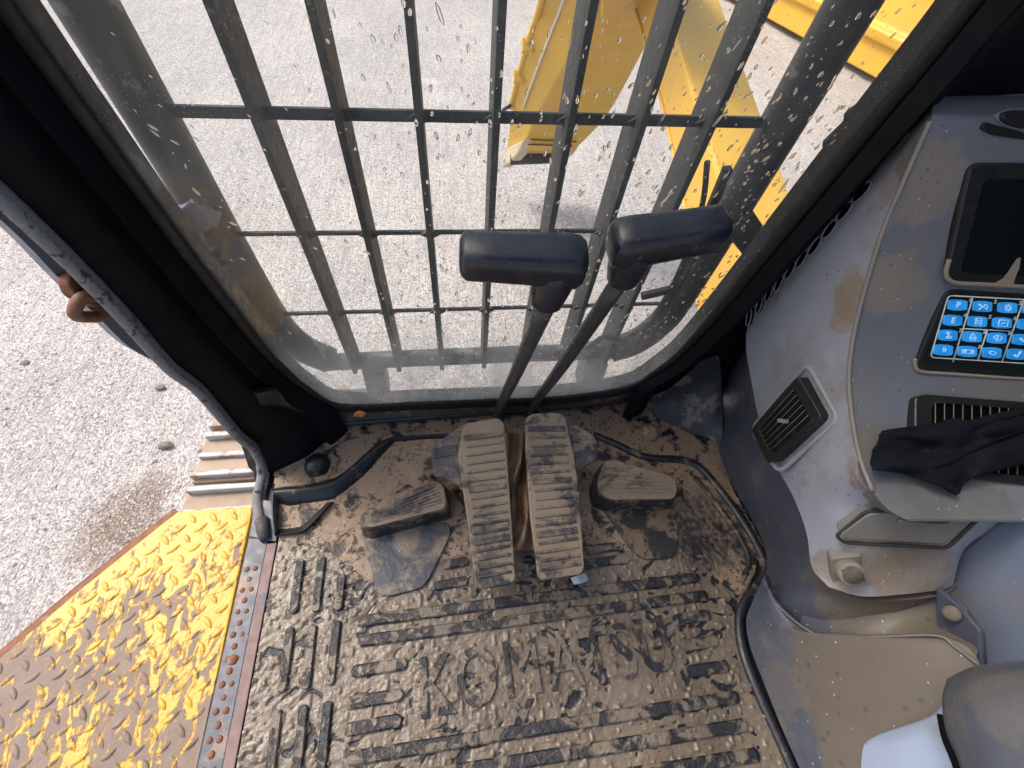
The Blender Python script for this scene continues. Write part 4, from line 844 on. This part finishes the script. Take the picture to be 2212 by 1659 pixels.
# monitor
mp = plane_of(((2110, 400), (2060, 590), (2200, 420), (2190, 590), (2150, 500)))
mo = thing('monitor', 'black dusty monitor screen set in the console above the keypad', 'monitor')
MB = rnd(((2096, 352), (2040, 612), (2420, 640), (2460, 352)), 26, 6)
prism('bezel', [on(*q, mp, .006) for q in MB], -mp[1] * .02, BLK, mo, bevel=.003)
SCR = flat('monitor_glass', (.006, .008, .008), .08)
prism('screen', [on(*q, mp, .0075) for q in rnd(((2128, 388), (2076, 588), (2420, 606), (2450, 388)), 14, 5)], -mp[1] * .003, SCR, mo)
tube('dust_edge', [on(*q, mp, .0075) for q in ((2050, 560), (2043, 590), (2052, 606), (2075, 612), (2140, 615), (2230, 621))], .0028, DUSTE, mo, 6, sub=4)
prism('dust_patch', [on(*q, mp, .0080) for q in ((2150, 612), (2168, 602), (2180, 585), (2196, 560), (2205, 556), (2202, 580), (2193, 600), (2190, 612), (2205, 618))], -mp[1] * .001, DUSTE, mo)
# keypad
kp = plane_of(((2040, 640), (1985, 780), (2190, 650), (2180, 790), (2100, 720)))
kd = thing('keypad', 'black keypad with blue function buttons below the monitor', 'keypad')
prism('backplate', [on(*q, kp, .004) for q in rnd(((2046, 624), (1978, 788), (2000, 803), (2420, 832), (2450, 650)), [22, 18, 10, 20, 20], 6)], -kp[1] * .015, BLK, kd, bevel=.002)
tube('dust_edge', [on(*q, kp, .0035) for q in ((1976, 775), (1978, 794), (1992, 803), (2060, 808), (2140, 814), (2240, 820))], .0026, DUSTE, kd, 6, sub=4)
prism('inner_panel', [on(*q, kp, .0046) for q in rnd(((2054, 632), (1990, 784), (2420, 818), (2440, 652)), 16, 5)], -kp[1] * .002, flat('keypad_face', (.012, .015, .016), .25), kd)
kc = lambda x_, y_: (1900.8 + x_ * .1736, 576 + y_ * .1736)
LINE = flat('white_print', (.55, .60, .56), .5); BLUEB = flat('blue_button', (.02, .27, .68), .45, .22)  # buttons and icons emit a little of their own colour
_n = BLUEB.node_tree; _b = _n.nodes['Principled BSDF']; _z = _n.nodes.new('ShaderNodeTexNoise'); _z.inputs['Scale'].default_value = 55; _z.inputs['Detail'].default_value = 6
_r = _n.nodes.new('ShaderNodeMapRange'); _r.inputs[1].default_value = .42; _r.inputs[2].default_value = .72; _r.inputs[3].default_value = .24; _r.inputs[4].default_value = .05; _g = _n.nodes.new('ShaderNodeNewGeometry')
_n.links.new(_g.outputs['Position'], _z.inputs['Vector']); _n.links.new(_z.outputs[0], _r.inputs[0]); _n.links.new(_r.outputs[0], _b.inputs['Emission Strength']); ICON = flat('pale_icon', (.35, .65, .95), .4, .15)
def pline(name, pts, w=.0009, lift=.0052, m=LINE, parent=kd): return tube(name, [on(*kc(*q), kp, lift) for q in pts], w, m, parent, 5)
pline('print_line', [tuple(q) for q in rnd(((850, 360), (628, 1130), (1960, 1216), (2080, 425)), 55, 5)] + [(900, 362)])
for pts in (((1155, 385), (908, 1185)), ((1040, 772), (1655, 805)), ((1335, 790), (1218, 1165)), ((1790, 410), (1520, 1182))): pline('print_line', pts)
BT = {'1': (975, 480), '2': (1285, 497), '3': (1598, 513), 'r1': (1905, 530), '4': (915, 670), '5': (1222, 686), '6': (1530, 703), 'r2': (1838, 720), '7': (853, 857), '8': (1157, 875), '9': (1465, 892), 'r3': (1775, 910), 'h': (796, 1040), '0': (1097, 1058), 'w': (1402, 1076), 'ok': (1708, 1093)}
ku = on(*kc(1285, 497), kp) - on(*kc(975, 480), kp); ku /= np.linalg.norm(ku)
kvv = np.cross(kp[1], ku)
def kmat(x_, y_, lift=.008): p = on(*kc(x_, y_), kp, lift); return frame_m(p, ku, kvv, kp[1])
for k_, (x_, y_) in BT.items():
    sl_ = -.30
    out = [(x_ + 118 * max(-1, min(1, 1.25 * math.copysign(abs(math.cos(t)) ** .75, math.cos(t)))) - sl_ * -70 * math.sin(t) * -.32, y_ + 8 * math.cos(t) - 68 * math.copysign(abs(math.sin(t)) ** .75, math.sin(t))) for t in np.linspace(0, 2 * math.pi, 26, endpoint=False)]
    b = prism('button', [on(*kc(*q), kp, .0068) for q in out], -kp[1] * .003, BLUEB, kd, bevel=.0006, seg=1)
    if k_.isdigit():
        nx_, ny_ = {'1': (1122, 418), '2': (1437, 437), '3': (1745, 455), '4': (1060, 610), '5': (1370, 628), '6': (1680, 645), '7': (1000, 797), '8': (1305, 815), '9': (1610, 832), '0': (1243, 1000)}[k_]
        text('digit', k_, LINE, kd, kmat(nx_, ny_, .0052), .0072, .0003, .00015)
    def ic(pts, w=.0007): return pline('icon', [(x_ + a_, y_ + b_) for a_, b_ in pts], w, .0074, ICON, b)
    if k_ == '1': text('icon', 'P', ICON, b, kmat(x_, y_, .0074), .0105, .0003, .0004)
    if k_ == '4': text('icon', 'E', ICON, b, kmat(x_, y_, .0074), .0105, .0003, .0004)
    if k_ == '2': ic([(-55, -30), (-5, 0), (-55, 35)], .0012); ic([(20, -30), (55, -10), (45, 35), (5, 10), (20, -30)])
    if k_ == '3': ic([(25 * math.cos(t), 25 * math.sin(t)) for t in np.linspace(0, 6.28, 12)]); [ic([(30 * math.cos(t), 30 * math.sin(t)), (50 * math.cos(t), 48 * math.sin(t))]) for t in np.linspace(0, 5.5, 8)]
    if k_ == '5': ic([(-25, -42), (50, -38), (30, 42), (-40, 38), (-25, -42)]); ic([(-22, -14), (35, -11)]); ic([(-28, 12), (28, 15)])
    if k_ == '6': ic([(-40, -40), (70, -36), (52, 42), (-58, 36), (-40, -40)]); ic([(-20, 15), (10, 0), (30, -15)])
    if k_ == '7': ic([(-30, -35), (30, -32)], .001); ic([(0, -32), (0, 5)], .001); ic([(-30, 28), (0, 8), (45, 14), (25, 34), (-30, 28)], .001)
    if k_ == '8': ic([(-20, -15), (0, -45), (22, -15), (42, 10), (30, 42), (-25, 40), (-38, 12), (-20, -15)]); ic([(-12, 14), (18, 14)], .0012)
    if k_ == '9': ic([(-50, -18), (0, -40), (62, -12), (30, 25), (-15, 20), (-50, -18)]); ic([(0, 20), (-10, 42)]); ic([(0, -30), (6, 18)])
    if k_ == 'w': ic([(-42, -12), (0, -24), (48, -6), (22, 24), (-18, 20), (-42, -12)])
    if k_ == '0': ic([(-70, -22), (78, -18), (70, 26), (-78, 22), (-70, -22)]); ic([(-50, 0), (-30, 0)], .002); ic([(38, 2), (58, 2)], .002)
    if k_ == 'h': ic([(-14, 26), (-8, -16), (16, 20), (22, -20)], .0009); ic([(-8, -30), (18, -28)])
    if k_ == 'ok': ic([(-35, 5), (-10, 34), (50, -38)], .0013)
    if k_ in ('r1', 'r2', 'r3'): ic([(-30, -20), (10, 25), (40, -22)], .0012)
# face air vents
def vent(name, label, plf, corners, nsl, along, inner=.78, lift=.0085):
    t = thing(name, label, 'air vent'); P = [plf(*q) for q in corners]; c = np.mean(P, 0); ex = (P[1] - P[0] + P[2] - P[3]); ex /= np.linalg.norm(ex); ey = (P[3] - P[0] + P[2] - P[1]); ey /= np.linalg.norm(ey); n = np.cross(ex, ey); n /= np.linalg.norm(n); n = n if n @ (C0 - c) > 0 else -n
    cc = [(0, 0), (1, 0), (1, 1), (0, 1)]
    bil = lambda s, q: lerp(lerp(P[0], P[1], s), lerp(P[3], P[2], s), q)
    outer = [bil(*q) for q in rnd(cc, .10, 5)]; inn = [bil(.5 + (s - .5) * inner, .5 + (q - .5) * inner) for s, q in rnd(cc, .10, 5)]
    k = len(outer); v = [p + n * lift for p in outer] + [p + n * lift for p in inn] + [p + n * .0005 for p in inn] + [p - n * .012 for p in outer]
    f = [(i, (i + 1) % k, k + (i + 1) % k, k + i) for i in range(k)] + [(k + i, k + (i + 1) % k, 2 * k + (i + 1) % k, 2 * k + i) for i in range(k)] + [((i + 1) % k, i, 3 * k + i, 3 * k + (i + 1) % k) for i in range(k)]
    obj('frame', v, f, BLK, t, False, .0012, 1)
    prism('cavity', [p + n * .0022 for p in inn], -n * .004, VOID, t)
    for i in range(nsl):
        s = .5 + ((i + .5) / nsl - .5) * inner
        a, b = (bil(s, .5 - inner / 2), bil(s, .5 + inner / 2)) if along else (bil(.5 - inner / 2, s), bil(.5 + inner / 2, s))
        d = (b - a) / np.linalg.norm(b - a); w_ = np.cross(d, n) * .55 + n * .8; w_ /= np.linalg.norm(w_)
        o = obj('slat', *boxv((a + b) / 2 + n * .0048, d * np.linalg.norm(b - a) * .5, w_ * .0044, np.cross(d, w_) * .0008), SLAT, t)
        tube('slat_edge', [a + w_ * .0044 + n * .0048, b + w_ * .0044 + n * .0048], .0007, plain('dusty_slat_edge', (.16, .14, .115), .7, .3) if 'dusty_slat_edge' not in bpy.data.materials else bpy.data.materials['dusty_slat_edge'], o, 4)
    return t, bil, n
pside = lambda u, v_: PXC(u, v_, .576)
t, bil, n_ = vent('air_vent', 'slanted black louvre air vent on the blue side panel', pside, ((1733, 810), (1787, 903), (1668, 1003), (1630, 927)), 6, True, .74)
for q in ((.5, .45),):
    a = bil(.42, .50); b = bil(.58, .40); obj('direction_tab', *bar(a + n_ * .011, b + n_ * .011, .006, .006, up=n_), DUSTE, t, bevel=.001)
# raised collar round the side vent
col_ = [pside(*q) for q in rnd(((1736, 786), (1803, 905), (1675, 1022), (1616, 928)), 20, 6)]
tube('vent_collar', [p + np.array([.007, 0, 0]) for p in col_], .0042, SIDE, cn, 8, True)
vp = plane_of(((1985, 870), (1975, 1010), (2150, 880), (2140, 1010), (2060, 950)))
vent('air_vent', 'wide black air vent on the dash partly under the black cloth', lambda u, v_: on(u, v_, vp, .003), ((1966, 852), (2330, 880), (2330, 1060), (1964, 1020)), 15, True, .80)
# black cloth
cl = []
pin = [[(1908, 932), (1960, 924), (2021, 917), (2061, 905), (2110, 912), (2160, 896), (2240, 880)], [(1898, 955), (1950, 945), (2010, 940), (2060, 935), (2110, 935), (2160, 925), (2250, 905)], [(1886, 985), (1945, 975), (2005, 972), (2055, 968), (2110, 965), (2165, 950), (2255, 935)], [(1882, 1000), (1940, 1005), (2000, 1008), (2050, 1000), (2100, 990), (2165, 975), (2260, 960)], [(1886, 1016), (1940, 1022), (1985, 1034), (2035, 1052), (2068, 1066), (2110, 1030), (2270, 990)]]
for i, r in enumerate(pin):
    rr_ = []
    for j, (u, v_) in enumerate(r):
        rr_.append(on(u, v_, vp, .010 + .016 * abs(math.sin(i * 1.9 + j * 1.25)) + (.012 if i in (1, 3) and j % 2 else 0)))
    cl.append(rr_)
CLOTH = plain('black_cloth', (.006, .0065, .011), .95, .4, 30, .9, 900, spec=.15, spots=((.05, .042, .03), 40, .64))
v, f = gridv(cl, 7, 7, (.002, .003, -.003)); v = np.array(v); hN = len(v) // 2
amp = .0045 * (fbm(v[:, 0] * 55 + v[:, 1] * 20, v[:, 2] * 60 + v[:, 1] * 35, 3) - .5) * 2; v = v + amp[:, None] * vp[1][None]
co = obj('black_cloth', v, f, CLOTH, None, True); tag(co, 'crumpled black cloth draped over the dash air vent', 'cloth')
for pts, nm in (((( 1905, 945), (1960, 938), (2020, 945), (2075, 925), (2140, 905), (2230, 885)), 'fold'), (((1890, 1006), (1960, 1012), (2030, 1000), (2090, 970), (2160, 940), (2240, 915)), 'fold'), (((2000, 1010), (2040, 1045), (2066, 1062)), 'fold')):
    tube(nm, [on(u, v_, vp, .020) for u, v_ in pts], .006, CLOTH, co, 8, sub=5, flat=.7)
# tray lid and socket below the dash
def plane3(a, b, c):
    a, b, c = (PXC(*q) for q in (a, b, c)); n = np.cross(b - a, c - a); n /= np.linalg.norm(n); n = n if n @ (C0 - a) > 0 else -n; return a, n
lp = plane3((1840, 1140, .6005), (1950, 1136, .66), (1955, 1218, .69))
LIDM = con_mat('dusty_lid_plastic', (.17, .172, .165), [(PXC(1950, 1160, .67), .08, .55, .4, (.19, .165, .125))], speck=.3)
prism('tray_lid', [on(*q, lp, .010) for q in rnd(((1878, 1110), (2120, 1112), (2085, 1136), (2044, 1176), (1828, 1164), (1815, 1156)), [14, 12, 10, 14, 8, 8], 5)], -lp[1] * .022, LIDM, cn, bevel=.003)
tube('lid_groove', [on(*q, lp, .006) for q in rnd(((1872, 1103), (2128, 1106), (2090, 1142), (2046, 1184), (1824, 1172), (1806, 1158)), [14, 12, 10, 14, 8, 8], 5)], .0026, plain('lid_shadow_gap', (.03, .028, .024), .8, .4, 30, .2), cn, 6, True)
tube('lid_ridge', [on(*q, lp, .012) for q in ((1940, 1124), (1985, 1130), (2040, 1133), (2070, 1124))], .0035, LIDM, cn, 8, sub=4)
so_ = thing('power_socket', 'round dusty power socket on a square plate below the tray lid', 'socket')
SOC = plain('dusty_socket_plastic', (.19, .17, .14), .75, .25, 40, .3)
prism('plate', [on(*q, lp, .011) for q in rnd(((1795, 1208), (1862, 1200), (1864, 1250), (1798, 1257)), 6, 3)], -lp[1] * .02, SOC, so_, bevel=.002)
cs = on(1829, 1228, lp, .010); ax_ = (C0 - cs) / np.linalg.norm(C0 - cs) * .8 + np.array([.22, -.25, -.12]); ax_ /= np.linalg.norm(ax_)
v, f = tubev([cs + ax_ * .002, cs + ax_ * .020, cs + ax_ * .024, cs + ax_ * .024, cs + ax_ * .004], [.0185, .018, .0165, .0135, .0125], 22); obj('barrel', v, f[:-2] + [f[-1]], SOC, so_, True)
prism('bore', [cs + ax_ * .010 + (np.cross(ax_, [0, 0, 1]) * math.cos(t) + np.cross(ax_, np.cross(ax_, [0, 0, 1])) * math.sin(t)) * .0128 for t in np.linspace(0, 6.2832, 20, endpoint=False)], -ax_ * .001, VOID, so_)
# floor side cover (dusty plinth)
SL = .55
def PL(u, v_, d=0.0): return PN(u, v_, (.5 - d, 0, 0), (1, 0, -SL))
COV = con_mat('dusty_side_cover', (.055, .062, .085), [(PL(1880, 1480), .11, .95, .18, (.098, .080, .062)), (PL(1950, 1420), .10, .95, .2, (.098, .080, .062)), (PL(1890, 1590), .08, .9, .2, (.10, .082, .062)), (PL(1850, 1640), .05, .85, .3, (.108, .09, .07)), (PL(1810, 1420), .06, .85, .2, (.105, .086, .066)), (PL(1990, 1500), .08, .9, .2, (.098, .08, .062)), (PL(1700, 1490), .04, .4, .5, (.14, .11, .08))], speck=.6, blots=.75)
cv = thing('side_cover', 'dust covered plastic floor side cover beneath the console', 'side cover')
lft = [(1652, 1240), (1625, 1300), (1612, 1340), (1620, 1395), (1652, 1480), (1690, 1575), (1728, 1660), (1790, 1800)]
rgt = [(1660, 1270), (1720, 1345), (1786, 1374), (2022, 1373), (2118, 1438), (2080, 1560), (2080, 1660), (2100, 1800)]
rows = []
for (a, b), (c, d) in zip(lft, rgt): rows.append([PL(lerp(a, c, s_), lerp(b, d, s_), .004 + .012 * math.sin(math.pi * s_)) for s_ in (0, .15, .4, .7, 1)])
patch('cover_panel', rows, COV, cv, (.02, 0, -.02), 5, 4)
tube('cover_edge', [PL(*q, .012) for q in ((1648, 1252), (1676, 1302), (1735, 1355), (1786, 1374), (1900, 1375), (2022, 1373), (2060, 1395), (2116, 1438))], .0017, plain('cover_edge_plastic', (.13, .125, .115), .6, .3), cv, 6, sub=4)
patch('column', [[PXC(1772, 1255, .625), PXC(1862, 1280, .66), PXC(1950, 1276, .725), PXC(2045, 1266, .785), PXC(2090, 1230, .82)], [PXC(1740, 1310, .62), PXC(1830, 1330, .65), PXC(1930, 1335, .70), PXC(2035, 1330, .765), PXC(2090, 1320, .80)], [PL(1725, 1362, -.012), PL(1800, 1392, -.012), PL(1910, 1396, -.012), PL(2030, 1396, -.012), PL(2110, 1420, -.012)]], TRIM, cn, (.02, .01, -.01), 4, 4)
bp = thing('bracket_plate', 'dark blue bracket plate with two screws beside the side cover', 'bracket')
prism('plate', [PXC(u, v_, .742) for u, v_ in ((2022, 1268), (2060, 1300), (2116, 1362), (2118, 1440), (2026, 1372), (2020, 1320))], (.008, 0, 0), DBLUE, bp, bevel=.002)
obj('foot', *prismv([PXC(u, v_, .738) for u, v_ in ((2026, 1376), (2118, 1442), (2100, 1470), (2040, 1500), (2034, 1430))], (.012, 0, 0)), DBLUE, bp, bevel=.002)
for (u, v_) in ((2056, 1325), (2054, 1452)):
    p = PXC(u, v_, .733); n_ = np.array([-.86, -.2, .45]); n_ /= np.linalg.norm(n_)
    v, f = tubev([p - n_ * .004, p + n_ * .003, p + n_ * .005], [.0115, .0105, .006], 14); obj('screw', v, f, plain('dusty_screw', (.12, .105, .085), .7, .4, 60, .4) if v_ < 1400 else bpy.data.materials['dusty_screw'], bp, True)
# seat box panel, seat arm block, pale sheet
SB = con_mat('plain_blue_grey_panel', (.135, .16, .22), [], speck=.25)
sbx = prism('seat_box', [PXC(u, v_, .80) for u, v_ in ((2062, 1196), (2180, 1104), (2500, 1000), (2560, 1500), (2200, 1560), (2124, 1440), (2118, 1366), (2044, 1262))], (.03, 0, 0), SB, None, bevel=.006)
tag(sbx, 'smooth blue grey panel of the seat box at the right picture edge', 'panel')
arm_b = thing('seat_console', 'rounded dark grey plastic seat console in the lower right corner', 'seat console')
SEAT = con_mat('dark_grey_seat_plastic', (.075, .085, .115), [(PXC(2160, 1470, .55), .05, .5, .4, (.16, .15, .13))], speck=.3)
rows = [g4((2046, 1466, .62), (2090, 1444, .63), (2150, 1432, .63), (2300, 1424, .64)), g4((2036, 1500, .585), (2090, 1478, .575), (2160, 1466, .575), (2310, 1460, .58)), g4((2036, 1540, .565), (2090, 1530, .545), (2170, 1522, .54), (2320, 1515, .545)), g4((2046, 1590, .56), (2110, 1590, .535), (2180, 1586, .53), (2330, 1580, .53)), g4((2068, 1640, .56), (2120, 1640, .535), (2200, 1640, .53), (2340, 1640, .53)), g4((2100, 1740, .56), (2150, 1740, .535), (2230, 1740, .53), (2360, 1740, .53))]
patch('housing', rows, SEAT, arm_b, (.08, .0, -.06), 5, 5)
tube('housing_gap', [PXC(*q) for q in ((2038, 1545, .572), (2048, 1595, .567), (2070, 1650, .567), (2104, 1750, .567))], .006, VOID, arm_b, 8, sub=4)
sh = patch('pale_sheet', [[PL(1900, 1586, .03), PL(1960, 1566, .035), PL(2010, 1548, .04), PL(2040, 1520, .045)], [PL(1872, 1602, .03), PL(1940, 1598, .045), PL(2000, 1590, .05), PL(2048, 1570, .055)], [PL(1862, 1630, .03), PL(1930, 1630, .045), PL(2000, 1630, .05), PL(2066, 1630, .055)], [PL(1858, 1720, .03), PL(1930, 1720, .045), PL(2000, 1720, .05), PL(2100, 1720, .055)]], con_mat('pale_blue_plastic', (.25, .30, .40), [], speck=.1), None, (.01, 0, -.012), 5, 5)
tag(sh, 'pale blue plastic sheet at the foot of the seat console', 'sheet')
